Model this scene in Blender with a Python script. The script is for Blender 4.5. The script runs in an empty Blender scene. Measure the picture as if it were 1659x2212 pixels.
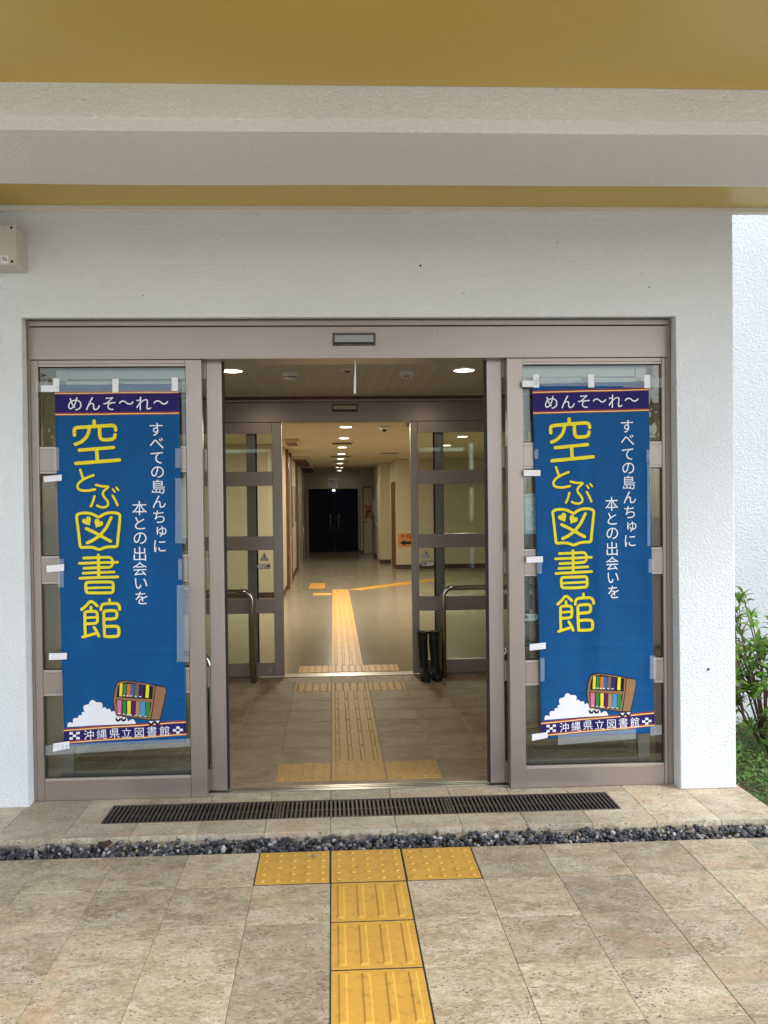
import bpy, bmesh, math, random
import numpy as np
from mathutils import Vector, Matrix
sc = bpy.context.scene
R = random.Random(7)
rad = math.radians

# ------------------------------------------------------------------ camera
def make_camera():
    yaw, pitch, roll = rad(2.536), rad(0.699), rad(0.6875)
    fw = Vector((math.sin(yaw)*math.cos(pitch), math.cos(yaw)*math.cos(pitch), -math.sin(pitch)))
    rt = Vector((math.cos(yaw), -math.sin(yaw), 0)); dn = fw.cross(rt)
    r2 = math.cos(roll)*rt + math.sin(roll)*dn
    d2 = -math.sin(roll)*rt + math.cos(roll)*dn
    cd = bpy.data.cameras.new('camera'); co = bpy.data.objects.new('camera', cd)
    sc.collection.objects.link(co)
    m = Matrix.Identity(4)
    for i in range(3):
        m[i][0] = r2[i]; m[i][1] = -d2[i]; m[i][2] = -fw[i]
    m.translation = Vector((0, 0, 1.53)); co.matrix_world = m
    cd.sensor_fit = 'VERTICAL'; cd.sensor_height = 24; cd.lens = 24*1800/2212
    cd.shift_x = 31.5/2212; cd.clip_start = .05; cd.clip_end = 500
    sc.camera = co
make_camera()

# ------------------------------------------------------------------ sky, sun, exposure
SUN_EL, SUN_AZ = rad(46), rad(124)      # azimuth clockwise from +Y
w = bpy.data.worlds.new('World'); sc.world = w; w.use_nodes = True
nt = w.node_tree; bg = nt.nodes['Background']
sky = nt.nodes.new('ShaderNodeTexSky'); sky.sky_type = 'NISHITA'; sky.sun_disc = False
sky.sun_elevation = SUN_EL; sky.sun_rotation = SUN_AZ; sky.dust_density = 1; sky.air_density = 1.0; sky.ozone_density = 1.5
mixs = nt.nodes.new('ShaderNodeHueSaturation'); mixs.inputs['Saturation'].default_value = .58
nt.links.new(sky.outputs[0], mixs.inputs['Color'])
nt.links.new(mixs.outputs[0], bg.inputs[0]); bg.inputs[1].default_value = .15
sl = bpy.data.lights.new('sun', 'SUN'); sl.energy = .85; sl.angle = rad(22); sl.color = (1, .975, .94)
so = bpy.data.objects.new('sun', sl); sc.collection.objects.link(so)
sd = Vector((math.sin(SUN_AZ)*math.cos(SUN_EL), math.cos(SUN_AZ)*math.cos(SUN_EL), math.sin(SUN_EL)))
so.rotation_euler = sd.to_track_quat('Z', 'Y').to_euler()
sc.view_settings.view_transform = 'Standard'; sc.view_settings.look = 'None'
sc.view_settings.exposure = 1.52; sc.view_settings.gamma = 1
sc.render.engine = 'CYCLES'
sc.cycles.use_denoising = True
sc.cycles.max_bounces = 10; sc.cycles.diffuse_bounces = 5; sc.cycles.transparent_max_bounces = 24
sc.cycles.sample_clamp_indirect = 6
LAMP = .75        # scale of the interior downlights

# ------------------------------------------------------------------ material helpers
class M:
    def __init__(s, name):
        s.m = bpy.data.materials.new(name); s.m.use_nodes = True
        s.t = s.m.node_tree; s.b = s.t.nodes['Principled BSDF']
        s.out = s.t.nodes['Material Output']
    def n(s, kind, **kw):
        x = s.t.nodes.new('ShaderNode'+kind)
        for k, v in kw.items():
            if k in x.inputs.keys(): x.inputs[k].default_value = v
            else: setattr(x, k, v)
        return x
    def l(s, a, b): s.t.links.new(a, b)
    def pos(s, scale=(1, 1, 1), rnd=0):
        g = s.n('NewGeometry'); mp = s.n('Mapping'); mp.inputs['Scale'].default_value = scale
        if rnd:
            oi = s.n('ObjectInfo'); mul = s.n('Math', operation='MULTIPLY'); mul.inputs[1].default_value = rnd
            s.l(oi.outputs['Random'], mul.inputs[0])
            add = s.n('VectorMath', operation='ADD'); s.l(g.outputs['Position'], add.inputs[0])
            cx = s.n('CombineXYZ'); s.l(mul.outputs[0], cx.inputs[0]); s.l(mul.outputs[0], cx.inputs[1])
            s.l(cx.outputs[0], add.inputs[1]); s.l(add.outputs[0], mp.inputs[0])
        else: s.l(g.outputs['Position'], mp.inputs[0])
        return mp.outputs[0]
    def noise(s, vec, scale, detail=4, rough=.55, dist=0):
        x = s.n('TexNoise'); s.l(vec, x.inputs['Vector'])
        x.inputs['Scale'].default_value = scale; x.inputs['Detail'].default_value = detail
        x.inputs['Roughness'].default_value = rough; x.inputs['Distortion'].default_value = dist
        return x.outputs['Fac']
    def vor(s, vec, scale, feature='F1', smooth=None):
        x = s.n('TexVoronoi'); x.feature = feature; s.l(vec, x.inputs['Vector']); x.inputs['Scale'].default_value = scale
        if smooth is not None and 'Smoothness' in x.inputs: x.inputs['Smoothness'].default_value = smooth
        return x.outputs['Distance']
    def ramp(s, fac, stops):
        r = s.n('ValToRGB'); e = r.color_ramp.elements
        while len(e) < len(stops): e.new(.5)
        for i, (p, c) in enumerate(stops):
            e[i].position = p
            e[i].color = (c, c, c, 1) if isinstance(c, (int, float)) else (*c, 1)
        s.l(fac, r.inputs[0]); return r.outputs[0]
    def mix(s, fac, a, b, mode='MIX'):
        x = s.n('Mix', data_type='RGBA', blend_type=mode)
        for i, v in ((0, fac), (6, a), (7, b)):
            if hasattr(v, 'links'): s.l(v, x.inputs[i])
            elif i == 0: x.inputs[0].default_value = v
            else: x.inputs[i].default_value = (*v, 1)
        return x.outputs[2]
    def math(s, op, a, b=0.):
        x = s.n('Math', operation=op)
        for i, v in ((0, a), (1, b)):
            if hasattr(v, 'links'): s.l(v, x.inputs[i])
            else: x.inputs[i].default_value = v
        return x.outputs[0]
    def bump(s, h, dist, strength=1):
        b = s.n('Bump'); b.inputs['Distance'].default_value = dist; b.inputs['Strength'].default_value = strength
        s.l(h, b.inputs['Height']); s.l(b.outputs[0], s.b.inputs['Normal'])
    def col(s, v):
        if hasattr(v, 'links'): s.l(v, s.b.inputs['Base Color'])
        else: s.b.inputs['Base Color'].default_value = (*v, 1)
    def rough(s, v):
        if hasattr(v, 'links'): s.l(v, s.b.inputs['Roughness'])
        else: s.b.inputs['Roughness'].default_value = v
def srgb(r, g, b):
    f = lambda c: (c/255/12.92) if c/255 <= .04045 else ((c/255+.055)/1.055)**2.4
    return (f(r), f(g), f(b))
def simple(name, col, rough=.6, metal=0, var=.0, vs=6, bump=0, bs=80, spec=None):
    m = M(name)
    if var:
        p = m.pos(); f = m.noise(p, vs, 5)
        m.col(m.mix(m.ramp(f, [(.3, 0.), (.7, 1.)]), tuple(c*(1-var) for c in col), tuple(min(1, c*(1+var)) for c in col)))
    else: m.col(col)
    m.rough(rough); m.b.inputs['Metallic'].default_value = metal
    if spec is not None: m.b.inputs['Specular IOR Level'].default_value = spec
    if bump: m.bump(m.noise(m.pos(), bs, 3), bump)
    return m.m
MAT = {}
def stucco(name, col, s=1.0, dist=.004):
    m = M(name); p = m.pos()
    n1 = m.noise(p, 55*s, 3, .55, .6); n2 = m.vor(p, 60*s, 'SMOOTH_F1', .8); n3 = m.noise(p, 220*s, 2)
    big = m.noise(p, 1.3, 4); fine = m.noise(p, 12, 4)
    lump = m.ramp(n1, [(.42, 0.), (.62, 1.)])
    h = m.math('ADD', m.math('MULTIPLY', lump, .8), m.math('ADD', m.math('MULTIPLY', n2, -.6), m.math('MULTIPLY', n3, .25)))
    m.bump(h, dist)
    c = m.mix(m.ramp(big, [(.35, 0.), (.7, 1.)]), tuple(x*.93 for x in col), col)
    c = m.mix(m.ramp(fine, [(.62, 0.), (.8, .12)]), c, tuple(x*.7 for x in col))
    m.col(c); m.rough(.75); return m.m
MAT['stucco'] = stucco('white_stucco', (.80, .815, .815), 1.55, .0026)
MAT['beam'] = stucco('beam_stucco', (.82, .785, .69), 1.6, .0024)
def ochre():
    m = M('ochre_paint'); p = m.pos()
    c = m.mix(m.ramp(m.noise(p, .9, 4), [(.3, 0.), (.7, 1.)]), (.54, .375, .085), (.60, .425, .105))
    m.col(c); m.rough(.38); m.bump(m.noise(p, 90, 3), .0006)
    return m.m
MAT['ochre'] = ochre()
def limestone(name, cA, cB, cC, rnd=37.):
    m = M(name); p = m.pos((1, 1.7, 1), rnd)
    oi = m.n('ObjectInfo')
    n1 = m.noise(p, 3.2, 6, .65, .7); n2 = m.noise(p, 15, 7, .75, 2.2); n3 = m.noise(p, 70, 5, .8, 1.)
    c = m.mix(m.ramp(n1, [(.38, 0.), (.60, 1.)]), tuple(x*.86 for x in cA), cB)
    n0 = m.noise(p, 1.6, 4, .6, .8)
    c = m.mix(m.ramp(n0, [(.47, 0.), (.64, .35)]), c, tuple(x*.75 for x in cA))
    c = m.mix(m.ramp(m.noise(p, 7.5, 5, .7, 1.2), [(.55, 0.), (.66, .65)]), c, cC)
    c = m.mix(m.ramp(n2, [(.46, 0.), (.55, .4), (.68, .85)]), c, cC)
    c = m.mix(m.ramp(n2, [(.32, .45), (.42, 0.)]), c, tuple(x*.68 for x in cA))
    c = m.mix(m.ramp(n3, [(.38, .5), (.47, 0.)]), c, tuple(x*.5 for x in cA))
    c = m.mix(m.ramp(n3, [(.57, 0.), (.66, .75)]), c, (.70, .64, .52))
    st = m.noise(p, 2.1, 4, .55, .5)
    c = m.mix(m.ramp(st, [(.56, 0.), (.70, .6)]), c, (.52, .33, .185))
    se = m.noise(p, 5.5, 6, .65, 1.8)
    c = m.mix(m.ramp(se, [(.482, 0.), (.496, .45), (.504, .45), (.516, 0.)]), c, (.24, .15, .085))
    # shell fossils: pale rings with a dark rim, and pits
    vv = m.noise(p, 26, 2, .5, 3.0)
    fm = m.ramp(m.noise(p, 5, 3), [(.5, 0.), (.58, 1.)])
    ringc = m.ramp(vv, [(.44, 0.), (.48, 1.), (.52, 1.), (.56, 0.)])
    c = m.mix(m.math('MULTIPLY', m.math('MULTIPLY', ringc, fm), .55), c, (.66, .60, .49))
    pv = m.vor(m.pos((1, 1.9, 1), rnd*1.7), 46); pn = m.noise(p, 8, 4)
    pit = m.math('MULTIPLY', m.ramp(pv, [(.16, 1.), (.27, 0.)]), m.ramp(pn, [(.47, 0.), (.56, 1.)]))
    c = m.mix(m.math('MULTIPLY', pit, .8), c, (.10, .07, .045))
    # one stone lighter, the next darker
    v = m.n('MapRange'); m.l(oi.outputs['Random'], v.inputs[0]); v.inputs[3].default_value = .80; v.inputs[4].default_value = 1.12
    cc = m.n('CombineXYZ'); [m.l(v.outputs[0], cc.inputs[i]) for i in range(3)]
    c = m.mix(1.0, c, cc.outputs[0], 'MULTIPLY')
    m.col(c); m.rough(m.ramp(n2, [(.3, .42), (.7, .62)]))
    h = m.math('ADD', m.math('MULTIPLY', n3, .5), m.math('MULTIPLY', pit, -1.6))
    m.bump(m.math('ADD', h, m.math('MULTIPLY', n2, .6)), .0016)
    return m.m
MAT['stone'] = limestone('shell_limestone', (.31, .24, .14), (.43, .35, .22), (.58, .50, .345))
MAT['porch'] = limestone('porch_limestone', (.44, .36, .23), (.56, .47, .32), (.66, .585, .43), 11.)
def vest_tile():
    m = M('brown_floor_tile'); p = m.pos((1, 1.3, 1), 23)
    n1 = m.noise(p, 5, 4, .55, .8); n2 = m.noise(p, 40, 3)
    c = m.mix(m.ramp(n1, [(.35, 0.), (.65, 1.)]), (.27, .185, .10), (.41, .30, .18))
    c = m.mix(m.ramp(n2, [(.3, .2), (.6, 0.)]), c, (.16, .11, .07))
    m.col(c); m.rough(.6); m.bump(n1, .0008); return m.m
MAT['vtile'] = vest_tile()
MAT['bounce_ground'] = simple('pale_bounce_ground', (.40, .41, .40), .85, var=.15, vs=2, bump=.002, bs=60)  # pale neutral tone picked for its upward bounce light
MAT['wing'] = stucco('wing_stucco', (.60, .615, .63), 1.2, .0035)
MAT['grout'] = simple('pale_grout', (.50, .43, .32), .9)
MAT['joint'] = simple('dark_joint', (.25, .20, .145), .9, bump=.001)
def yellow(name, c1, c2, rough=.55):
    m = M(name); p = m.pos((1, 1, 1), 9)
    n = m.noise(p, 9, 6, .65); d = m.noise(p, 26, 5, .7); f = m.noise(p, 150, 3)
    c = m.mix(m.ramp(n, [(.3, 0.), (.7, 1.)]), c1, c2)
    c = m.mix(m.ramp(d, [(.54, 0.), (.72, .6)]), c, (.22, .125, .04))
    m.col(c); m.rough(rough); m.bump(f, .0004); return m.m
MAT['tact'] = yellow('yellow_tactile', (.54, .29, .036), (.63, .35, .052))
MAT['tact_in'] = yellow('worn_yellow_tactile', (.48, .27, .06), (.56, .33, .08))
MAT['tact_vinyl'] = yellow('yellow_vinyl', (.66, .36, .04), (.72, .40, .05), .4)
def alu(name, col, rough, metal=.55, streak=.02):
    m = M(name); p = m.pos((60, 60, 1)); n = m.noise(p, 1.5, 3); d = m.noise(m.pos(), 2.5, 5)
    c = m.mix(m.ramp(n, [(.3, 0.), (.7, 1.)]), tuple(x*(1-streak) for x in col), tuple(x*(1+streak) for x in col))
    c = m.mix(m.ramp(d, [(.45, 0.), (.75, .18)]), c, tuple(x*.7 for x in col))
    m.col(c); m.rough(rough+.02); m.b.inputs['Metallic'].default_value = metal
    return m.m
MAT['alu'] = alu('bronze_grey_aluminium', (.345, .288, .25), .30, .6)
MAT['alu_bead'] = alu('glazing_bead', (.46, .40, .35), .36, .4)
MAT['chrome'] = simple('polished_steel', (.50, .48, .44), .13, 1)
MAT['steel'] = simple('brushed_steel', (.42, .40, .37), .35, 1)
MAT['dark'] = simple('black_rubber', (.012, .011, .010), .7)
MAT['darkgap'] = simple('dark_gasket', (.02, .017, .014), .8)
MAT['iron'] = simple('brown_iron', (.085, .07, .058), .5, .4, var=.3, vs=14, bump=.0004)
MAT['cream'] = simple('cream_wallpaper', (.57, .505, .375), .8, var=.03, vs=2, bump=.0004, bs=200)
MAT['ceil_in'] = simple('cream_ceiling', (.62, .55, .40), .85, var=.03, vs=2)
MAT['skirt'] = simple('brown_skirting', (.06, .035, .022), .5)
MAT['wood'] = simple('red_brown_wood', (.16, .060, .025), .5, var=.25, vs=8)
MAT['navy_door'] = simple('navy_lacquer', (.0015, .006, .030), .5, spec=.15)
MAT['greyglass'] = simple('grey_glass_showcase', (.26, .28, .25), .25, var=.2, vs=3)
MAT['white'] = simple('white_plastic', (.70, .68, .62), .5)
MAT['paper'] = simple('white_paper', (.78, .78, .76), .7)
MAT['paleblue'] = simple('pale_blue_paper', (.45, .58, .62), .7)
MAT['orange'] = simple('orange_paper', (.66, .27, .10), .8)
MAT['ink'] = simple('black_ink', (.010, .008, .010), .7)
MAT['greentape'] = simple('green_tape', (.02, .09, .04), .5)
MAT['box'] = simple('beige_enamel', (.55, .52, .42), .5, var=.06, vs=12, bump=.0005, bs=150)
MAT['greenrub'] = simple('dark_green_rubber', (.006, .012, .009), .6, bump=.0006, bs=60)
MAT['bark'] = simple('reddish_bark', (.085, .045, .03), .8, var=.3, vs=30, bump=.001, bs=120)
MAT['stake'] = simple('weathered_bamboo', (.32, .26, .17), .7, var=.25, vs=25)
def leafm(name, a, b, sss=.25):
    m = M(name); oi = m.n('ObjectInfo'); p = m.pos()
    c = m.mix(oi.outputs['Random'], a, b)
    c = m.mix(m.ramp(m.noise(p, 14, 3), [(.35, 0.), (.7, .6)]), c, tuple(min(1, x*1.6) for x in b))
    m.col(c); m.rough(.42)
    tr = m.n('BsdfTranslucent'); m.l(c, tr.inputs[0]); mx = m.n('MixShader'); mx.inputs[0].default_value = sss
    m.l(m.b.outputs[0], mx.inputs[1]); m.l(tr.outputs[0], mx.inputs[2]); m.l(mx.outputs[0], m.out.inputs[0])
    return m.m
MAT['leaf'] = leafm('shrub_leaf', (.06, .14, .02), (.16, .28, .04), .35)
MAT['cover'] = leafm('weed_leaf', (.035, .095, .015), (.10, .20, .035))
def soil():
    m = M('garden_soil'); p = m.pos(); n = m.noise(p, 22, 6, .7); b = m.noise(p, 3, 4)
    c = m.mix(m.ramp(n, [(.35, 0.), (.7, 1.)]), (.035, .022, .012), (.12, .075, .038))
    c = m.mix(m.ramp(b, [(.4, 0.), (.6, .7)]), c, (.045, .075, .016))
    m.col(c); m.rough(.95); m.bump(n, .02); return m.m
MAT['soil'] = soil()
def gravel():
    m = M('grey_crushed_stone'); at = m.n('Attribute'); at.attribute_name = 'tone'
    p = m.pos(); n = m.noise(p, 90, 4)
    c = m.ramp(at.outputs['Fac'], [(0, (.026, .028, .032)), (.55, (.070, .074, .080)), (.8, (.15, .152, .155)), (.9, (.20, .15, .09)), (1, (.42, .40, .37))])
    c = m.mix(m.ramp(n, [(.55, 0.), (.75, .5)]), c, (.22, .22, .23))
    m.col(c); m.rough(.6); m.bump(n, .001); return m.m
MAT['gravel'] = gravel()
def vinyl():
    m = M('polished_vinyl_floor'); p = m.pos((1, .35, 1)); n = m.noise(p, 5, 5, .6, .8); q = m.noise(m.pos(), 30, 4)
    c = m.mix(m.ramp(n, [(.3, 0.), (.7, 1.)]), (.34, .295, .22), (.365, .32, .245))
    m.col(c); m.rough(m.ramp(n, [(.3, .185), (.7, .205)])); m.bump(m.math('ADD', n, m.math('MULTIPLY', q, .1)), .0006, .5)
    return m.m
MAT['vinyl'] = vinyl()
def acoustic():
    m = M('ribbed_acoustic_tile'); g = m.n('NewGeometry'); sp = m.n('SeparateXYZ'); m.l(g.outputs['Position'], sp.inputs[0])
    x = m.math('MULTIPLY', sp.outputs[0], 1/.10); fx = m.math('FRACT', x)
    rib = m.ramp(fx, [(0, 0.), (.08, 1.), (.5, 1.), (.58, 0.)])
    y = m.math('FRACT', m.math('MULTIPLY', sp.outputs[1], 1/.03))
    sl = m.math('MULTIPLY', m.ramp(y, [(.0, 0.), (.1, 1.), (.7, 1.), (.8, 0.)]), rib)
    nn = m.noise(m.pos(), 40, 4)
    m.col(m.mix(m.math('MULTIPLY', sl, .8), (.56, .53, .44), (.64, .61, .52)))
    m.bump(m.math('ADD', sl, m.math('MULTIPLY', nn, .5)), .004); m.rough(.85); return m.m
MAT['acoustic'] = acoustic()
def glass(name, tint=(.90, .94, .92)):
    m = M(name); tr = m.n('BsdfTransparent'); tr.inputs[0].default_value = (*tint, 1)
    gl = m.n('BsdfGlossy'); gl.inputs['Roughness'].default_value = .0
    fr = m.n('Fresnel'); fr.inputs[0].default_value = 1.52
    mx = m.n('MixShader'); m.l(fr.outputs[0], mx.inputs[0]); m.l(tr.outputs[0], mx.inputs[1]); m.l(gl.outputs[0], mx.inputs[2])
    m.l(mx.outputs[0], m.out.inputs[0]); return m.m
MAT['glass'] = glass('window_glass')
def tape(name, a, col):
    m = M(name); tr = m.n('BsdfTransparent'); m.col(col); m.rough(.25)
    n = m.noise(m.pos((1, 1, 1)), 60, 3); m.bump(n, .003)
    mx = m.n('MixShader'); mx.inputs[0].default_value = a
    m.l(tr.outputs[0], mx.inputs[1]); m.l(m.b.outputs[0], mx.inputs[2]); m.l(mx.outputs[0], m.out.inputs[0]); return m.m
MAT['clear_tape'] = tape('clear_tape', .28, (.62, .66, .68))
MAT['white_tape'] = simple('white_tape', (.80, .79, .80), .5, bump=.001, bs=50)
def cloth(name, col, bump=.0006):
    m = M(name); p = m.pos(); n = m.noise(p, 7, 4); f = m.noise(m.pos(), 500, 2)
    m.col(m.mix(m.ramp(n, [(.35, 0.), (.65, 1.)]), tuple(x*.93 for x in col), tuple(min(1, x*1.05) for x in col)))
    m.rough(.7); m.b.inputs['Specular IOR Level'].default_value = .22
    m.bump(m.math('ADD', m.math('MULTIPLY', m.noise(p, 9, 3, .5, 1), 6), f), bump); return m.m
MAT['c_blue'] = cloth('banner_blue', (.0015, .078, .235))
MAT['c_navy'] = cloth('banner_navy', (.020, .012, .115))
for k, c in dict(yellow=(.78, .66, .035), white=(.80, .80, .83), black=(.010, .009, .012), red=(.30, .03, .04), gold=(.85, .62, .22),
                 brown=(.30, .155, .075), dbrown=(.16, .08, .04), green=(.035, .22, .06), orange=(.62, .16, .03), sky=(.10, .26, .48),
                 purple=(.05, .015, .085), pink=(.68, .17, .30), plum=(.11, .01, .08), tan=(.42, .23, .11), grey=(.17, .115, .095), mid=(.04, .12, .30)).items():
    MAT['p_'+k] = simple('print_'+k, c, .7, spec=.2)
def emit(name, col, st):
    m = M(name); e = m.n('Emission'); e.inputs[0].default_value = (*col, 1); e.inputs[1].default_value = st
    m.l(e.outputs[0], m.out.inputs[0]); return m.m
MAT['lamp'] = emit('lit_diffuser', (1, .93, .78), 6)
MAT['exit'] = emit('lit_exit_sign', (.95, 1, 1), 2)

# ------------------------------------------------------------------ object helpers
def link(name, me, mat, parent=None):
    o = bpy.data.objects.new(name, me); sc.collection.objects.link(o)
    if mat and not me.materials: me.materials.append(MAT[mat] if isinstance(mat, str) else mat)
    if parent: o.parent = parent
    return o
def tag(o, label=None, cat=None, group=None, kind=None):
    if label: o['label'] = label
    if cat: o['category'] = cat
    if group: o['group'] = group
    if kind: o['kind'] = kind
    return o
def thing(name, label, cat, loc=(0, 0, 0), group=None, rz=0):
    o = bpy.data.objects.new(name, None); o.empty_display_size = .1; sc.collection.objects.link(o)
    o.location = loc; o.rotation_euler = (0, 0, rz); return tag(o, label, cat, group)
def copy_tree(o, parent=None):
    c = o.copy(); sc.collection.objects.link(c); c.parent = parent
    for ch in list(o.children): copy_tree(ch, c)
    return c
def box_bm(bm, x0, x1, y0, y1, z0, z1, bev=0, seg=1):
    v = [bm.verts.new(p) for p in ((x0, y0, z0), (x1, y0, z0), (x1, y1, z0), (x0, y1, z0), (x0, y0, z1), (x1, y0, z1), (x1, y1, z1), (x0, y1, z1))]
    fs = [bm.faces.new([v[i] for i in f]) for f in ((3, 2, 1, 0), (4, 5, 6, 7), (0, 1, 5, 4), (1, 2, 6, 5), (2, 3, 7, 6), (3, 0, 4, 7))]
    if bev:
        es = list({e for f in fs for e in f.edges})
        bmesh.ops.bevel(bm, geom=es, offset=bev, segments=seg, profile=.5, affect='EDGES')
def finish(bm, name, smooth=False):
    me = bpy.data.meshes.new(name); bm.to_mesh(me); bm.free()
    if smooth:
        for p in me.polygons: p.use_smooth = True
    return me
def box(name, b, mat, parent=None, bev=0, seg=1):
    bm = bmesh.new(); box_bm(bm, *b, bev, seg); return link(name, finish(bm, name), mat, parent)
def boxes(name, bs, mat, parent=None, bev=0):
    if name not in ('frame', 'rim', 'white_edge'):
        return [box(name, b, mat, parent, bev) for b in bs][0]
    bm = bmesh.new()
    for b in bs: box_bm(bm, *b, bev)
    return link(name, finish(bm, name), mat, parent)
def lathe_bm(bm, prof, n=24, c=(0, 0, 0), cap=True):
    rings = []
    for r, z in prof:
        rings.append([bm.verts.new((c[0]+r*math.cos(2*math.pi*i/n), c[1]+r*math.sin(2*math.pi*i/n), c[2]+z)) for i in range(n)])
    for a, b in zip(rings, rings[1:]):
        for i in range(n): bm.faces.new((a[i], a[(i+1) % n], b[(i+1) % n], b[i]))
    if cap:
        bm.faces.new(rings[-1]); bm.faces.new(rings[0][::-1])
def lathe(name, prof, mat, parent=None, n=24, c=(0, 0, 0), smooth=False):
    bm = bmesh.new(); lathe_bm(bm, prof, n, c); bmesh.ops.recalc_face_normals(bm, faces=bm.faces)
    return link(name, finish(bm, name, smooth), mat, parent)
def tube_bm(bm, pts, rs, n=12):
    pts = [Vector(p) for p in pts]
    if not isinstance(rs, (list, tuple)): rs = [rs]*len(pts)
    up = Vector((0, 0, 1)); rings = []; prev = None
    for i, p in enumerate(pts):
        d = (pts[min(i+1, len(pts)-1)]-pts[max(i-1, 0)]).normalized()
        if prev is None:
            a = d.cross(up)
            if a.length < .1: a = d.cross(Vector((0, 1, 0)))
            a.normalize()
        else:
            a = prev-d*prev.dot(d); a.normalize()
        prev = a; b = d.cross(a)
        rings.append([bm.verts.new(p+rs[i]*(math.cos(2*math.pi*k/n)*a+math.sin(2*math.pi*k/n)*b)) for k in range(n)])
    for a, b in zip(rings, rings[1:]):
        for k in range(n): bm.faces.new((a[k], a[(k+1) % n], b[(k+1) % n], b[k]))
    bm.faces.new(rings[0][::-1]); bm.faces.new(rings[-1])
def tube(name, pts, rs, mat, parent=None, n=12, smooth=True):
    bm = bmesh.new(); tube_bm(bm, pts, rs, n); bmesh.ops.recalc_face_normals(bm, faces=bm.faces)
    return link(name, finish(bm, name, smooth), mat, parent)
_tc = bpy.data.curves.new('lettering', 'FONT'); _to = bpy.data.objects.new('lettering', _tc); sc.collection.objects.link(_to)
_tc.resolution_u = 5
def glyph(ch, offset=0.0):
    """outline of one character, centred, 1 = em size; returns (points, triangles)"""
    _tc.body = ch; _tc.size = 1; _tc.offset = offset
    bpy.context.view_layer.update()
    dg = bpy.context.evaluated_depsgraph_get(); me = bpy.data.meshes.new_from_object(_to.evaluated_get(dg))
    vs = [(v.co.x, v.co.y) for v in me.vertices]; fs = [tuple(p.vertices) for p in me.polygons]
    bpy.data.meshes.remove(me)
    if not vs: return [], []
    x0, x1 = min(v[0] for v in vs), max(v[0] for v in vs); y0, y1 = min(v[1] for v in vs), max(v[1] for v in vs)
    return [(x-(x0+x1)/2, y-(y0+y1)/2) for x, y in vs], fs
def words(name, items, mat, parent, fn, offset=.0):
    """items: (char, cx, cy, em) on a flat sheet; fn maps sheet coordinates to 3-D"""
    V, F = [], []
    for it in items:
        vs, fs = glyph(it[0], offset); b = len(V)
        V += [fn(it[1]+x*it[3], it[2]+y*it[3]) for x, y in vs]; F += [tuple(i+b for i in f) for f in fs]
    me = bpy.data.meshes.new(name); me.from_pydata(V, [], F); return link(name, me, mat, parent)

# ================================================================== SETTING
g = box('ground', (-60, 60, -60, 2.2, -.35, -.05), 'bounce_ground'); tag(g, kind='structure')  # unseen ground, made pale to bounce cool light onto beam and ceiling
g = box('earth', (-60, 60, 2.2, 60, -.40, -.34), 'soil'); tag(g, kind='structure')
X0 = -.027; PX = .309
pav = tag(box('paving', (-9, 3.6, .2, 3.645, -.05, -.024), 'joint'), kind='structure')
def slab_mesh(nm, wx, wy, t=.024, bev=.0012):
    bm = bmesh.new(); box_bm(bm, 0, wx, 0, wy, -t, 0, bev); return finish(bm, nm)
sm = slab_mesh('paving_stone', PX-.0014, .3125-.0011)
for i in range(-7, 11):
    for j in range(9):
        x = X0+i*PX; y = 3.645-(j+1)*.3125
        if i == 0 or (j == 0 and i in (-1, 1)): continue
        o = link('paving_stone', sm, 'stone', pav); o.location = (x+.0011, y+.0011, R.uniform(-.0006, .0006))
# the rest of the forecourt reads as one sheet of the same stone
box('tactile_grout', (X0-.001, X0+PX-.0008, .9, 3.6445, -.023, .0004), 'darkgap', pav)
box('tactile_grout', (X0-PX-.001, X0-.0015, 3.3325, 3.6445, -.023, .0004), 'darkgap', pav)
box('tactile_grout', (X0+PX, X0+2*PX-.0008, 3.3325, 3.6445, -.023, .0004), 'darkgap', pav)
rest = boxes('forecourt_stone', [(-9, X0-7*PX-.002, .2, 3.645, -.024, -.001), (X0+11*PX+.002, 3.6, .2, 3.645, -.024, -.001)], 'stone', pav)
def tact_mesh(kind, w=.302, d=.3065, dome=.011, h=.005):
    bm = bmesh.new(); box_bm(bm, 0, w, 0, d, -.026, 0, .0015)
    if kind == 'dot':
        for a in range(5):
            for b in range(5):
                cx = w*(a+.5)/5; cy = d*(b+.5)/5
                lathe_bm(bm, [(dome, -.0005), (dome*.92, h*.45), (dome*.66, h*.88), (dome*.3, h)], 12, (cx, cy, 0))
    else:
        for a in range(4):
            cx = w*(a+.5)/4; lo, hi = .016, .009
            y0, y1 = .018, d-.018
            bt = [(cx-lo, y0, -.0005), (cx+lo, y0, -.0005), (cx+lo, y1, -.0005), (cx-lo, y1, -.0005)]
            tp = [(cx-hi, y0+.01, h), (cx+hi, y0+.01, h), (cx+hi, y1-.01, h), (cx-hi, y1-.01, h)]
            B = [bm.verts.new(p) for p in bt]; T = [bm.verts.new(p) for p in tp]
            bm.faces.new(T)
            for k in range(4): bm.faces.new((B[k], B[(k+1) % 4], T[(k+1) % 4], T[k]))
    return finish(bm, 'tactile_'+kind)
dotm, linm = tact_mesh('dot'), tact_mesh('line')
dotm_in, linm_in = tact_mesh('dot'), tact_mesh('line')
for i in (-1, 0, 1):
    o = link('dotted_tactile_tile', dotm, 'tact', pav); o.location = (X0+i*PX+.003, 3.336, .001)
    o['label'] = 'yellow warning tile with raised dots'
for j in range(1, 9):
    o = link('ribbed_tactile_tile', linm, 'tact', pav); o.location = (X0+.003, 3.645-(j+1)*.3125+.002, .001)
    o['label'] = 'yellow guiding tile with four raised ribs'
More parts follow.
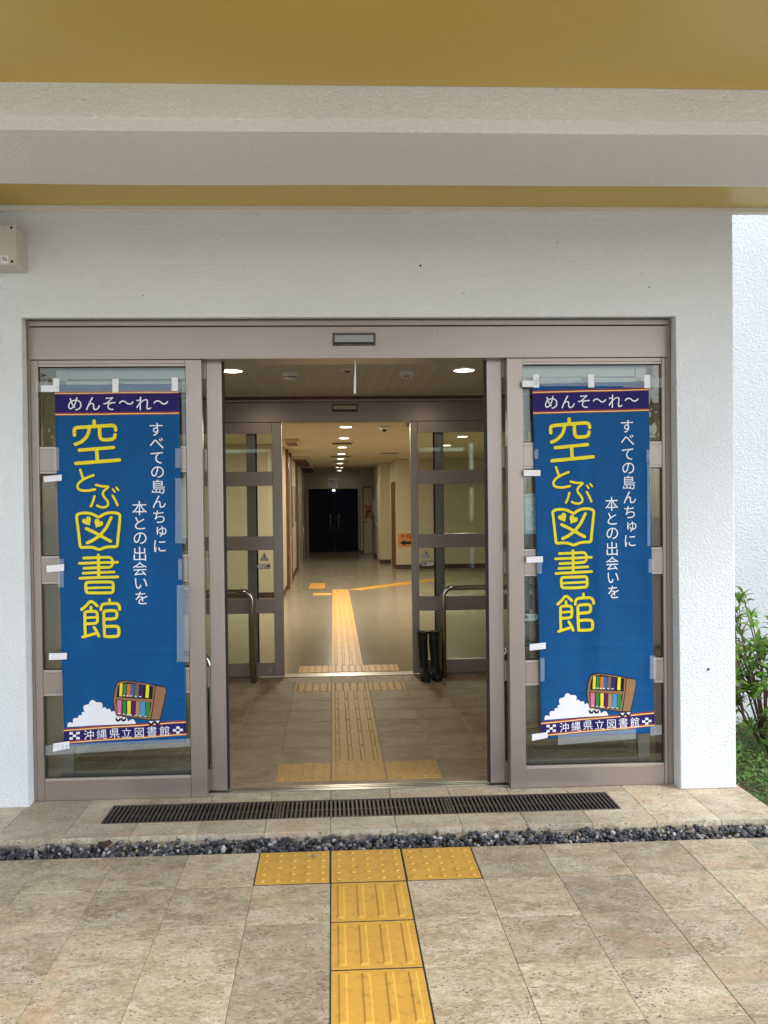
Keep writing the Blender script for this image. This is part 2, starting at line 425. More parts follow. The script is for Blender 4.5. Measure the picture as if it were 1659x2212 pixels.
# porch in front of the doors: slabs cut round the drain
porch = tag(box('porch', (-6, 2.13, 3.874, 4.60, -.34, -.03), 'joint'), kind='structure')
GX0, GX1, GY0, GY1 = -1.131, 1.405, 4.035, 4.275
for i in range(-7, 7):
    xa, xb = X0+i*PX+.001, X0+(i+1)*PX-.001
    def slab(a, b, y0, y1): box('porch_slab', (a, b, y0, y1, -.03, 0), 'porch', porch, .0012)
    if xb < GX0 or xa > GX1: slab(xa, xb, 3.866, 4.47)
    else:
        slab(xa, xb, 3.866, GY0-.001); slab(xa, xb, GY1+.001, 4.42)
        if xa < GX0-.02: slab(xa, GX0-.001, GY0, GY1)
        if xb > GX1+.02: slab(GX1+.001, xb, GY0, GY1)
box('porch_riser', (-6, 2.128, 3.868, 3.874, -.3, -.031), 'porch', porch)
bed = tag(box('gravel_bed', (-9, 6, 3.645, 3.868, -.33, -.055), 'soil'), kind='structure')
def gravel_mesh():
    rng = np.random.default_rng(3); V, F, T = [], [], []
    bm = bmesh.new(); bmesh.ops.create_icosphere(bm, subdivisions=1, radius=1)
    bv = np.array([v.co[:] for v in bm.verts]); bf = np.array([[v.index for v in f.verts] for f in bm.faces]); bm.free()
    n = 4300; b = 0
    for k in range(n):
        x = rng.uniform(-2.6, 3.4); y = rng.uniform(3.655, 3.858); r = rng.uniform(.0075, .0145)
        lay = rng.integers(0, 3); z = -.047+.0115*lay+rng.uniform(-.003, .003)
        s = np.array([r*rng.uniform(.8, 1.4), r*rng.uniform(.7, 1.2), r*rng.uniform(.5, .9)])
        q = rng.normal(size=4); q /= np.linalg.norm(q); a, bb, c, d = q
        Rm = np.array([[1-2*(c*c+d*d), 2*(bb*c-a*d), 2*(bb*d+a*c)], [2*(bb*c+a*d), 1-2*(bb*bb+d*d), 2*(c*d-a*bb)], [2*(bb*d-a*c), 2*(c*d+a*bb), 1-2*(bb*bb+c*c)]])
        p = bv*(1+rng.uniform(-.25, .25, (len(bv), 1)))*s
        p = p@Rm.T+np.array([x, y, z]); V.append(p); F.append(bf+b); b += len(bv)
        T.append(np.full(len(bv), rng.uniform(0, 1)**(1.3) if rng.random() < .93 else 1.))
    me = bpy.data.meshes.new('gravel'); V = np.concatenate(V); F = np.concatenate(F)
    me.from_pydata(V.tolist(), [], F.tolist())
    at = me.attributes.new('tone', 'FLOAT', 'POINT'); at.data.foreach_set('value', np.concatenate(T).astype(np.float32))
    return me
tag(link('gravel', gravel_mesh(), 'gravel'), 'strip of loose dark grey crushed stone between paving and porch', 'gravel', kind='stuff')
soilo = tag(box('garden_soil', (2.13, 9, 3.868, 5.60, -.3, -.035), 'soil'), kind='structure')

# ---------------------------------------------------------------- building
bld = thing('library_building', 'white stucco library building with ochre ceilinged entrance canopy', 'building', (0, 0, 0))
def facade():
    bm = bmesh.new()
    x0, x1, h0, h1, z1, hz = -6, 2.107, -1.56, 1.808, 3.4, 2.486
    ya, yb = 4.28, 4.56
    pts = [(x0, 0), (h0, 0), (h0, hz), (h1, hz), (h1, 0), (x1, 0), (x1, z1), (x0, z1)]
    A = [bm.verts.new((x, ya, z)) for x, z in pts]; B = [bm.verts.new((x, yb, z)) for x, z in pts]
    bm.faces.new(A); bm.faces.new(B[::-1])
    for i in range(8): bm.faces.new((A[(i+1) % 8], A[i], B[i], B[(i+1) % 8]))
    es = [e for e in bm.edges if abs(e.verts[0].co.y-ya) < 1e-6 and abs(e.verts[1].co.y-ya) < 1e-6]
    bmesh.ops.bevel(bm, geom=es, offset=.008, segments=3, profile=.5, affect='EDGES')
    bmesh.ops.recalc_face_normals(bm, faces=bm.faces)
    return finish(bm, 'facade_wall')
link('facade_wall', facade(), 'stucco', bld)
box('side_wall', (1.93, 2.105, 4.562, 5.60, 0, 3.4), 'stucco', bld)
box('wing_wall', (1.9, 9, 5.602, 5.85, -.3, 6.2), 'wing', bld)
# canopy: ochre ceilings either side of a stucco beam
can = bpy.data.objects.new('canopy', None); sc.collection.objects.link(can); can.parent = bld
CX0, CX1 = -7, 3.4
box('ceiling', (CX0, CX1, 1.55, 2.958, 3.0, 3.2), 'ochre', can)
box('soffit', (CX0, CX1, 3.492, 4.243, 3.03, 3.2), 'ochre', can)
def beam():
    bm = bmesh.new(); pr = [(2.96, 3.19), (2.96, 2.885), (2.995, 2.852), (3.488, 2.850), (3.488, 3.19)]
    n = 60; P = []
    for k in range(n+1):
        x = CX0+(CX1-CX0)*k/n; wv = .0022*math.sin(x*1.7)+.0015*math.sin(x*4.1+1)
        P.append([bm.verts.new((x, y+(wv if i in (1, 2) else 0), z+(wv*.8 if i in (1, 2, 3) else 0))) for i, (y, z) in enumerate(pr)])
    for a, b in zip(P, P[1:]):
        for i in range(5): bm.faces.new((a[i], b[i], b[(i+1) % 5], a[(i+1) % 5]))
    bm.faces.new(P[0]); bm.faces.new(P[-1][::-1]); bmesh.ops.recalc_face_normals(bm, faces=bm.faces)
    return finish(bm, 'beam')
link('beam', beam(), 'beam', can)
box('edge_lip', (CX0, CX1, 4.247, 4.279, 3.004, 3.19), 'beam', can, .003)
box('canopy_roof', (CX0-.1, CX1+.05, 1.45, 4.30, 3.205, 3.45), 'stucco', can)
for cx in (-5.2,): box('pillar', (cx-.25, cx+.25, 1.6, 2.1, -.05, 2.998), 'stucco', can)
# small marks on the facade
for k, (x, z, s) in enumerate(((.467, 2.74, .006), (-.945, 2.588, .003), (1.66, 2.63, .004), (.55, 2.4, .003), (1.62, 2.70, .003), (1.18, 2.86, .0035), (1.96, .63, .007), (.69, 2.6, .003))):
    lathe('insect_mark', [(s, 0), (s*.7, s*.8)], 'dark', bld, 8).matrix_local = Matrix.Translation((x, 4.2795, z)) @ Matrix.Rotation(rad(90), 4, 'X')
# interior shell
shell = bpy.data.objects.new('interior', None); sc.collection.objects.link(shell); shell.parent = bld
boxes('vestibule_wall', [(-1.76, -1.562, 4.565, 7.25, 0, 2.52), (1.812, 1.925, 4.565, 7.25, 0, 2.52)], 'cream', shell)
box('vestibule_ceiling', (-1.561, 1.811, 4.50, 7.262, 2.459, 2.52), 'acoustic', shell)
boxes('lobby_wall', [(-4.2, -4, 7.45, 13.5, 0, 2.48), (-4.2, -.82, 13.5, 25.9, 0, 2.48), (5, 5.2, 7.45, 18.8, 0, 2.48),
                     (1.43, 5.2, 18.8, 20.5, 0, 2.48), (1.17, 5.2, 20.5, 24.8, 0, 2.48), (.83, 5.2, 24.8, 25.9, 0, 2.48),
                     (-4.2, -1.55, 7.25, 7.45, 0, 2.48), (1.812, 5.2, 7.25, 7.45, 0, 2.48), (-.82, .83, 25.72, 25.9, 0, 2.48)], 'cream', shell)
box('lobby_ceiling', (-4.2, 5.2, 7.39, 25.9, 2.482, 2.52), 'ceil_in', shell)
boxes('sky_blocking_roof', [(-6, 1.92, 4.565, 5.86, 2.53, 2.9), (-6, 5.3, 5.865, 26, 2.53, 2.9)], 'stucco', shell)  # unseen slabs added to keep sky light out of the interior
boxes('skirting', [(-4, -.812, 13.488, 13.4995, 0.001, .09), (-.8195, -.81, 13.49, 14.78, .001, .09), (-.8195, -.81, 15.96, 18.7, .001, .09), (-.8195, -.81, 21.8, 25.6, .001, .09),
                   (1.42, 5, 18.788, 18.7995, .001, .10), (1.165, 1.43, 20.488, 20.4995, .001, .10), (1.158, 1.1695, 20.49, 23.4, .001, .09), (.83, .90, 24.79, 24.7995, .001, .09), (.80, .829, 25.5, 25.715, .001, .09)], 'skirt', shell)
vf = tag(box('vestibule_floor', (-1.561, 1.811, 4.42, 7.33, -.34, -.003), 'grout'), kind='structure')
def vt(x0, x1, y0, y1): box('floor_tile', (x0+.0038, x1-.0038, y0+.0038, y1-.0038, -.003, 0), 'vtile', vf, .0008)
VR = [4.575+.3085*k for k in range(9)]+[7.30]
for k in range(-6, 7):
    a = X0+(k-.5)*PX; vt(max(a, -1.558), min(a+PX, 1.808), 4.495, 4.572)
for i in range(-5, 6):
    xa, xb = max(X0+i*PX, -1.558), min(X0+(i+1)*PX, 1.808)
    for j in range(9):
        if i == 0 and 0 <= j <= 7: continue
        if i in (-1, 1) and j in (0, 7): continue
        if i in (-1, 0, 1) and j == 8: pass
        vt(xa, xb, VR[j], VR[j+1])
for i in (-1, 0, 1):
    for y in (VR[0], VR[7]):
        o = link('dotted_tactile_tile', dotm_in, 'tact_in', vf); o.location = (X0+i*PX+.003, y+.001, .001)
for j in range(1, 7):
    o = link('ribbed_tactile_tile', linm_in, 'tact_in', vf); o.location = (X0+.003, VR[j]+.001, .001)
lf = tag(box('lobby_floor', (-4.2, 5.2, 7.36, 25.9, -.34, 0), 'vinyl'), kind='structure')
tdm, tlm = tact_mesh('dot'), tact_mesh('line')
def sheet(m, x, y, rz=0, sx=.95, sy=1):
    o = link('tactile_sheet', m, 'tact_vinyl', lf); o.location = (x, y, .003); o.rotation_euler = (0, 0, rz); o.scale = (sx, sy, .8); return o
for i in (-1, 0, 1): sheet(tdm, -.02+i*.305, 7.48, 0, 1)
for j in range(20): sheet(tlm, -.02, 7.79+j*.309)
sheet(tdm, -.02, 13.97, 0, .95, 1); sheet(tdm, -.02, 14.28, 0, .95, 1)
sheet(tlm, -.035, 13.75, rad(90), .95, 1); 
sheet(tlm, -.44, 14.85, 0, .95, 1); sheet(tlm, -.44, 15.16, 0, .95, 1); sheet(tlm, -.44, 15.47, 0, .95, 1)
ang = math.atan2(1.3, 1.25)
for k in range(9): sheet(tlm, .27+.309*k*math.cos(ang), 14.60+.309*k*math.sin(ang), ang-rad(90)+rad(0), .95, 1)

# ---------------------------------------------------------------- screens (outer and inner)
YF = 4.36
MUN = [(.558, .666), (1.138, 1.256), (1.707, 1.820)]        # glazing bars: bottom, top
def panel(parent, x0, x1, sl, sr, y0, y1, ztop, zb, side='l', bead=True, zmap=lambda z: z, muns=MUN, lip=.022, toprail=0, botrail=.10):
    """a glazed panel: two stiles, rails and three glazing bars, each bar with its bead, and four panes"""
    box('stile', (x0, x0+sl, y0, y1, zb, ztop), 'alu', parent, .0025, 2)
    box('stile', (x1-sr, x1, y0, y1, zb, ztop), 'alu', parent, .0025, 2)
    gx0, gx1 = x0+sl, x1-sr
    zt = ztop-toprail
    if toprail: box('top_rail', (gx0+.0005, gx1-.0005, y0+.003, y1-.003, zt, ztop), 'alu', parent, .0015)
    box('bottom_rail', (gx0+.0005, gx1-.0005, y0+.003, y1-.003, zb, zb+botrail), 'alu', parent, .0015)
    edges = [zb+botrail]
    for a, b in muns:
        box('glazing_bar', (gx0+.0005, gx1-.0005, y0+.003, y1-.003, a, b), 'alu', parent, .0015); edges += [a, b]
    edges.append(zt)
    ym = (y0+y1)/2
    for k in range(0, len(edges), 2):
        a, b = edges[k], edges[k+1]
        f = box('pane', (gx0+.001, gx1-.001, ym-.003, ym+.003, a+.001, b-.001), 'glass', parent)
        if bead:
            bl = boxes('bead', [(gx0+.001, gx1-.001, y0+.006, ym-.003, a, a+.014), (gx0+.001, gx1-.001, y0+.006, ym-.003, b-.012, b)], 'alu_bead', f, .001)
            boxes('gasket', [(gx0+.001, gx1-.001, ym-.006, ym-.003, a+.0141, a+.018), (gx0+.001, gx0+.005, ym-.006, ym-.003, a+.018, b-.016), (gx1-.005, gx1-.001, ym-.006, ym-.003, a+.018, b-.016), (gx0+.001, gx1-.001, ym-.006, ym-.003, b-.016, b-.0121)], 'darkgap', f)
def sensor(parent, x0, x1, z0, z1, y, s=1):
    fr = bmesh.new(); t = .011; 
    box_bm(fr, x0, x1, y-.008, y-.0005, z1-t, z1, .002); box_bm(fr, x0, x1, y-.008, y-.0005, z0, z0+t*.8, .002)
    box_bm(fr, x0, x0+t, y-.008, y-.0005, z0+t*.8, z1-t, .002); box_bm(fr, x1-t, x1, y-.008, y-.0005, z0+t*.8, z1-t, .002)
    o = link('door_sensor', finish(fr, 'door_sensor'), 'iron', parent)
    box('sensor_window', (x0+t, x1-t, y-.0035, y-.0005, z0+t*1.7, z1-t), 'greyglass' if s else 'cream', o)
    box('sensor_slot', (x0+t, x1-t, y-.002, y-.0005, z0+t*.8, z0+t*1.7), 'dark', o)
scr = thing('outer_entrance_screen', 'outer bronze grey aluminium entrance screen set in the white wall, with glazed side panels', 'door frame', (0, 0, 0))
box('header', (-1.548, 1.803, YF-.004, 4.54, 2.279, 2.446), 'alu', scr, .003, 2)
box('header_trim', (-1.548, 1.803, YF-.010, 4.54, 2.450, 2.478), 'alu', scr, .002)
boxes('jamb', [(-1.556, -1.5425, YF+.004, 4.54, .001, 2.478), (1.776, 1.806, YF+.004, 4.54, .001, 2.478)], 'alu', scr, .002)
panel(scr, -1.541, -.670, .036, .083, YF, YF+.05, 2.277, .002, toprail=.020)
panel(scr, .926, 1.774, .083, .018, YF, YF+.05, 2.277, .002, toprail=.020)
box('threshold_track', (-1.54, 1.774, 4.412, 4.492, -.002, .004), 'steel', scr)
boxes('track_slot', [(-.66, .915, 4.440, 4.446, .004, .0046), (-.66, .915, 4.466, 4.470, .004, .0046)], 'dark', scr)
sensor(scr, .011, .236, 2.345, 2.411, YF-.004)
def leaf_door(label, x0, x1, lead, y0, y1, ztop, h=2.28, muns=MUN, group='sliding door leaves'):
    t = thing('sliding_door', label, 'sliding door', (0, 0, 0), group)
    sl, sr = (.062, .08) if lead == 'r' else (.08, .062)
    panel(t, x0, x1, sl, sr, y0, y1, ztop, .012, toprail=.10, botrail=.11, muns=muns, bead=False)
    if lead == 'r': box('edge_seal', (x1+.0005, x1+.012, y0+.008, y1-.008, .012, ztop), 'dark', t)
    else: box('edge_seal', (x0-.012, x0-.0005, y0+.008, y1-.008, .012, ztop), 'dark', t)
leaf_door('left leaf of the outer doors, slid open behind the left banner', -1.435, -.575, 'r', 4.428, 4.466, 2.287)
leaf_door('right leaf of the outer doors, slid open behind the right banner', .831, 1.70, 'l', 4.428, 4.466, 2.287)
# inner screen
YI = 7.30
MI = [(.565, .691), (1.119, 1.240), (1.680, 1.805)]
ins = thing('inner_entrance_screen', 'inner dark aluminium screen at the back of the vestibule, with glazed side panels', 'door frame', (0, 0, 0))
box('header', (-1.555, 1.806, YI, 7.45, 2.234, 2.408), 'alu', ins, .003)
box('header_trim', (-1.555, 1.806, YI-.006, 7.45, 2.411, 2.430), 'alu_bead', ins, .002)
box('wood_trim', (-1.555, 1.806, YI-.012, 7.45, 2.433, 2.457), 'wood', ins)
panel(ins, -1.555, -.437, .04, .084, YI, YI+.045, 2.232, .014, toprail=.097, botrail=.118, muns=MI, bead=False)
panel(ins, .691, 1.806, .064, .04, YI, YI+.045, 2.232, .014, toprail=.097, botrail=.118, muns=MI, bead=False)
box('threshold_track', (-1.555, 1.806, 7.30, 7.44, -.002, .005), 'steel', ins)
sensor(ins, .007, .233, 2.321, 2.386, YI, 0)
lathe('floor_lock', [(.022, 0), (.022, .004), (.016, .004), (.015, .002)], 'steel', ins, 20).matrix_local = Matrix.Translation((-.567, YI+.001, .072)) @ Matrix.Rotation(rad(90), 4, 'X')
leaf_door('left leaf of the inner doors, slid open behind the glass by the handrail', -1.50, -.672, 'r', 7.372, 7.412, 2.28, muns=MI)
leaf_door('right leaf of the inner doors, slid open behind the glass by the boots', .912, 1.75, 'l', 7.372, 7.412, 2.28, muns=MI)

# ---------------------------------------------------------------- drain grates
def grate(x0, x1, label, first):
    t = thing('drain_grate', label, 'drain grate', ((x0+x1)/2, (GY0+GY1)/2, 0), 'drain grates across the porch')
    L = (x1-x0)/2; D = (GY1-GY0)/2
    boxes('rim', [(-L, L, -D, -D+.010, -.03, .001), (-L, L, D-.010, D, -.03, .001), (-L, -L+.010, -D+.010, D-.010, -.03, .001), (L-.010, L, -D+.010, D-.010, -.03, .001)], 'iron', t, .001)
    n = 38; p = (2*L-.02)/n
    bm = bmesh.new(); box_bm(bm, -p*.27, p*.27, -D+.010, D-.010, -.022, -.001, .001); me = finish(bm, 'bar')
    for k in range(n):
        o = link('bar', me, 'iron', t); o.location = (-L+.010+p*(k+.5), 0, 0)
    box('cross_rod', (-L+.01, L-.01, -.004, .004, -.021, -.006), 'iron', t)
    box('sump', (-L+.001, L-.001, -D+.001, D-.001, -.032, -.0285), 'dark', t)
w3 = (GX1-GX0)/3
grate(GX0, GX0+w3-.002, 'left third of the brown slotted drain grate, under the left banner', 1)
grate(GX0+w3+.001, GX0+2*w3-.001, 'middle third of the brown slotted drain grate, before the open doorway', 0)
grate(GX0+2*w3+.002, GX1, 'right third of the brown slotted drain grate, under the right banner', 0)

# ---------------------------------------------------------------- banners
QL = ((-1.415, 2.15), (-.785, 2.151), (-.772, .294), (-1.397, .288))
QR = ((1.059, 2.141), (1.678, 2.15), (1.700, .282), (1.088, .265))
BW, BH = .63, 1.86
def bmap(Q, ph):
    (ax, az), (bx, bz), (cx, cz), (dx, dz) = Q
    def h(s, t):
        v = .0036*math.sin(2*math.pi*(1.7*s+.25*math.sin(2.2*t+ph))+ph)
        v += .0019*math.sin(2*math.pi*(4.1*s+.7*t)+2*ph)*(.4+.6*math.sin(math.pi*t))
        v += .002*math.exp(-((s-.53-.01*math.sin(5*t))/.028)**2)           # centre fold
        for c in (.25, .375, .5, .625, .75, .875): v += .0022*math.exp(-((t-c-.006*math.sin(6*s+ph))/.007)**2)
        v += .004*math.exp(-((s-.97)/.05)**2)*(.5+.5*math.sin(9*t+ph))
        return .0070+v+.0022*math.sin(2*math.pi*(2.6*s+1.3*t)+ph*3)*math.exp(-((t-.6)/.35)**2)
    def f(s, t, off=0):
        x = (1-t)*((1-s)*ax+s*bx)+t*((1-s)*dx+s*cx); z = (1-t)*((1-s)*az+s*bz)+t*((1-s)*dz+s*cz)
        return (x, 4.357-h(s, t)-off, z)
    return f
# the artwork was drawn once on a 1659-wide sheet in three pieces; each piece is turned into 0..1 banner coordinates
def norm(x, y):
    t = (y-830)/778
    for _ in range(4):
        s = (x-(118.5+20.5*t))/(267.5-3.5*t); t = (y-(831-2*s))/(781-7*s)
    return s, t
P7 = lambda u, v: norm(109.72+.18519*u, 855.8+.18519*v)
P8 = lambda u, v: norm(120.7+.17857*u, 1185+.17857*v)
P6 = lambda u, v: norm(32.9+.26455*u, 757.1+.26455*v)
PB = lambda u, v: norm(54.86+.25133*u, 1404.4+.25133*v)
P9 = lambda u, v: norm(109.72+.18519*u, 1344.1+.18519*v)
def ribbon(path, width, closed=False):
    """smooth constant-width stroke in metres (x right, y down): returns polygons"""
    pts = [Vector(p) for p in path]
    res = []
    seg = list(zip(pts, pts[1:]+([pts[0]] if closed else [])))
    if not closed: seg = list(zip(pts, pts[1:]))
    for a, b in seg:
        n = max(1, int((b-a).length/.007))
        for k in range(n): res.append(a+(b-a)*k/n)
    if not closed: res.append(pts[-1])
    for _ in range(2):
        new = res[:]
        for i in range(len(res)):
            if not closed and i in (0, len(res)-1): continue
            new[i] = (res[i-1]+2*res[i]+res[(i+1) % len(res)])/4
        res = new
    n = len(res); L, Rr = [], []
    for i in range(n):
        a = res[i-1] if (i or closed) else res[i]; b = res[(i+1) % n] if (i < n-1 or closed) else res[i]
        d = (b-a).normalized(); nn = Vector((-d.y, d.x))*width/2
        L.append(res[i]+nn); Rr.append(res[i]-nn)
    V = L+Rr; F = []
    for i in range(n-1+(1 if closed else 0)):
        j = (i+1) % n; F.append((i, j, n+j, n+i))
    if not closed:
        for end, c, a, b in ((0, res[0], 0, n), (1, res[-1], n-1, 2*n-1)):
            st = V[a]-c; m = 6; idx = [a]
            sg = 1 if end == 0 else -1
            for k in range(1, m):
                an = sg*math.pi*k/m; V.append(c+Vector((st.x*math.cos(an)-st.y*math.sin(an), st.x*math.sin(an)+st.y*math.cos(an)))); idx.append(len(V)-1)
            idx.append(b); F.append(tuple(idx))
    return [tuple(v) for v in V], F
STROKES = [  # (projection, width in sheet units, closed, points)
 (P7, 42, 0, [(503, 288), (505, 345)]),
 (P7, 42, 0, [(277, 450), (272, 400), (278, 368), (330, 362), (500, 350), (700, 338), (750, 342), (758, 365), (757, 393)]),
 (P7, 40, 0, [(447, 365), (440, 425), (412, 480), (350, 535), (286, 558)]),
 (P7, 42, 0, [(566, 360), (568, 460), (580, 500), (630, 506), (715, 500), (748, 485), (750, 447)]),
 (P7, 40, 0, [(332, 626), (732, 594)]), (P7, 42, 0, [(532, 612), (541, 758)]), (P7, 42, 0, [(293, 780), (802, 740)]),
 (P7, 30, 0, [(343, 856), (360, 905), (374, 945)]),
 (P7, 30, 0, [(497, 918), (440, 938), (370, 970), (318, 1015), (302, 1052), (315, 1080), (355, 1095), (430, 1098), (513, 1083)]),
 (P7, 28, 0, [(524, 1030), (600, 1048), (684, 1047), (640, 1078), (600, 1115), (598, 1145), (638, 1190), (672, 1235), (668, 1275), (630, 1293), (575, 1290), (538, 1270)]),
 (P7, 28, 0, [(508, 1162), (490, 1230), (466, 1278)]), (P7, 28, 0, [(722, 1156), (750, 1200), (780, 1266)]),
 (P7, 22, 0, [(722, 1078), (748, 1111)]), (P7, 22, 0, [(764, 1058), (791, 1091)]),
 (P7, 34, 1, [(298, 1378), (345, 1360), (410, 1355), (470, 1364), (520, 1385), (556, 1415), (592, 1382), (650, 1357), (720, 1351), (775, 1358), (812, 1374), (803, 1480), (788, 1620), (775, 1752), (700, 1748), (630, 1757), (558, 1787), (490, 1757), (420, 1755), (345, 1762), (333, 1650), (316, 1510)]),
 (P7, 38, 0, [(705, 1412), (645, 1530), (570, 1618), (490, 1675), (426, 1704)]),
 (P7, 38, 0, [(414, 1538), (500, 1580), (600, 1635), (698, 1686)]),
 (P8, 34, 0, [(338, 108), (640, 98), (678, 105), (690, 135), (688, 195), (670, 218), (343, 232)]),
 (P8, 32, 0, [(286, 172), (748, 158)]), (P8, 38, 0, [(510, 74), (514, 325)]), (P8, 32, 0, [(330, 291), (706, 276)]), (P8, 34, 0, [(293, 352), (752, 335)]),
 (P8, 36, 1, [(362, 402), (690, 396), (697, 430), (694, 526), (530, 532), (368, 530), (361, 470)]),
 (P8, 30, 0, [(378, 472), (680, 464)]),
 (P8, 36, 0, [(313, 730), (365, 688), (417, 624), (455, 650), (496, 688)]), (P8, 34, 0, [(421, 702), (423, 750)]),
 (P8, 36, 0, [(356, 1052), (350, 900), (350, 757), (420, 753), (490, 755), (498, 790), (498, 895), (440, 903), (370, 905)]),
 (P8, 30, 0, [(368, 832), (485, 826)]), (P8, 36, 0, [(327, 1064), (410, 1042), (498, 1016)]), (P8, 36, 0, [(457, 950), (490, 995), (516, 1055)]),
 (P8, 34, 0, [(650, 610), (651, 655)]), (P8, 36, 0, [(541, 733), (541, 690), (560, 664), (650, 658), (745, 655), (772, 680), (776, 726)]),
 (P8, 38, 0, [(588, 1055), (580, 900), (576, 750), (650, 742), (735, 742), (742, 775), (738, 835), (660, 845), (598, 848)]),
 (P8, 38, 0, [(600, 936), (680, 932), (755, 932), (766, 965), (762, 1050), (680, 1058), (610, 1058)]),
]
COL1 = [('す', 1228, 385), ('べ', 1233, 545), ('て', 1235, 715), ('の', 1243, 880), ('島', 1253, 1050), ('ん', 1262, 1225), ('ち', 1260, 1400), ('ゅ', 1290, 1572), ('に', 1270, 1742)]
def heart(cx, cy, tx, ty, r):
    d = Vector((tx-cx, ty-cy)); L = d.length; d.normalize(); n = Vector((-d.y, d.x)); out = []
    for k in range(28):
        a = 2*math.pi*k/28; hx = 16*math.sin(a)**3; hy = 13*math.cos(a)-5*math.cos(2*a)-2*math.cos(3*a)-math.cos(4*a)
        p = Vector((cx, cy))+n*(hx/16*r)-d*(hy/17*L); out.append((p.x, p.y))
    return out
def bulges(cusps, k=.42, n=7):
    out = []
    for a, b in zip(cusps, cusps[1:]):
        a, b = Vector(a), Vector(b); d = b-a; nn = Vector((d.y, -d.x))
        for i in range(n):
            u = i/n; out.append(tuple(a+d*u+nn*k*math.sin(math.pi*u)))
    out.append(tuple(cusps[-1])); return out
def banner(Q, ph, label, whites, clears):
    f = bmap(Q, ph)
    t = thing('library_banner', label, 'banner', (0, 0, 0), 'blue banners taped to the glass')
    # cloth
    nx, ny = 72, 210
    V = [f(i/nx, j/ny) for j in range(ny+1) for i in range(nx+1)]
    F = [(j*(nx+1)+i, (j+1)*(nx+1)+i, (j+1)*(nx+1)+i+1, j*(nx+1)+i+1) for j in range(ny) for i in range(nx)]
    me = bpy.data.meshes.new('cloth'); me.from_pydata(V, [], F)
    for p in me.polygons: p.use_smooth = True
    c = link('cloth', me, 'c_blue', t)
    so_ = c.modifiers.new('thickness', 'SOLIDIFY'); so_.thickness = .0006; so_.offset = -1
    def fill(name, polys, mat, off, par=t):
        bm = bmesh.new()
        for P in polys:
            vs = [bm.verts.new((s*BW, tt*BH, 0)) for s, tt in P]
            try: bm.faces.new(vs)
            except ValueError: pass
        xs = [v.co.x for v in bm.verts]; ys = [v.co.y for v in bm.verts]
        for ax, lo, hi in ((0, min(xs), max(xs)), (1, min(ys), max(ys))):
            st = .009; k = math.ceil(lo/st)
            while k*st < hi:
                co = Vector((0, 0, 0)); co[ax] = k*st; no = Vector((0, 0, 0)); no[ax] = 1
                bmesh.ops.bisect_plane(bm, geom=bm.verts[:]+bm.edges[:]+bm.faces[:], plane_co=co, plane_no=no); k += 1
        bmesh.ops.triangulate(bm, faces=bm.faces[:])
        for v in bm.verts: v.co = f(v.co.x/BW, v.co.y/BH, off)
        return link(name, finish(bm, name), mat, par)
    # bands and their gold and red edging
    q = lambda s0, s1, a, b, a2, b2: [(s0, a), (s1, b), (s1, b2), (s0, a2)]
    tb = norm(118.8, 850)[1]; te = norm(119, 894.6)[1]
    yb = norm(137.8, 1576.6)[1]; ye = norm(138, 1606)[1]
    def band(nm, a, b, sh):
        o = fill(nm, [q(0, 1, a, a+sh, b, b+sh)], 'c_navy', .0009)
        for y in (a, b):
            sg = 1 if y == a else -1
            fill('red_edging', [q(0, 1, y-.0042*1, y-.0042+sh, y+.0042, y+.0042+sh)], 'p_red', .0012, o)
            fill('gold_edging', [q(0, 1, y-.0004, y+sh-.0004, y+.0024, y+sh+.0024)], 'p_gold', .0015, o)
    band('header_band', tb-.001, te, -.001); band('footer_band', yb, yb+.0345, -.012)
    # big yellow characters, each stroke with a dark edge
    def strokes(nm, mat, grow, dx, off0):
        V, F = [], []
        for k, (P, wd, cl, pts) in enumerate(STROKES):
            mp = []
            for u, v in pts:
                s, tt = P(u, v); mp.append((s*BW+dx, tt*BH+dx))
            s0 = P(pts[0][0], pts[0][1]); sc_ = abs(P(pts[0][0]+100, pts[0][1])[0]-s0[0])*BW/100
            vv, ff = ribbon(mp, wd*sc_+grow, bool(cl)); b = len(V)
            V += [f(x/BW, y/BH, off0+k*.00002) for x, y in vv]; F += [tuple(i+b for i in q_) for q_ in ff]
        for k, h in enumerate((heart(425, 1452, 458, 1508, 52), heart(552, 1478, 520, 1532, 54))):
            b = len(V); hp = [P7(*p) for p in h]; V += [f(s+dx/BW, tt+dx/BH, off0+.0008) for s, tt in hp]; F.append(tuple(range(b, b+len(hp))))
        me = bpy.data.meshes.new(nm); me.from_pydata(V, [], F); return link(nm, me, mat, t)
    strokes('letter_edging', 'p_black', .0035, .0012, .0010)
    strokes('yellow_lettering', 'p_yellow', 0, 0, .0022)
    # white lettering
    def place(P, items, em, nm, offset=.0):
        s0, t0 = P(0, 0); k = abs(P(100, 0)[0]-s0)*BW/100
        its = []
        for it in items:
            s, tt = P(it[1], it[2]); its.append((it[0], s*BW, -tt*BH, em*k*(it[3] if len(it) > 3 else 1)))
        words(nm, its, 'p_white', t, lambda x, y: f(x/BW, -y/BH, .0027), offset)
    place(P7, COL1, 178, 'white_lettering')
    place(P7, [('本', 1035, 1300), ('と', 1040, 1475), ('の', 1042, 1650), ('出', 1038, 1832)], 182, 'white_lettering')
    place(P8, [('会', 1017, 235), ('い', 1030, 415), ('を', 1035, 590)], 184, 'white_lettering')
    place(P6, [('め', 487, 435), ('ん', 632, 433), ('そ', 768, 433), ('〜', 907, 425), ('れ', 1048, 432), ('〜', 1188, 422)], 132, 'white_lettering')
    place(PB, [('沖', 545, 728), ('縄', 655, 720), ('県', 765, 713), ('立', 870, 708), ('図', 980, 705), ('書', 1087, 695), ('館', 1195, 693)], 94, 'white_lettering')
    chk = []
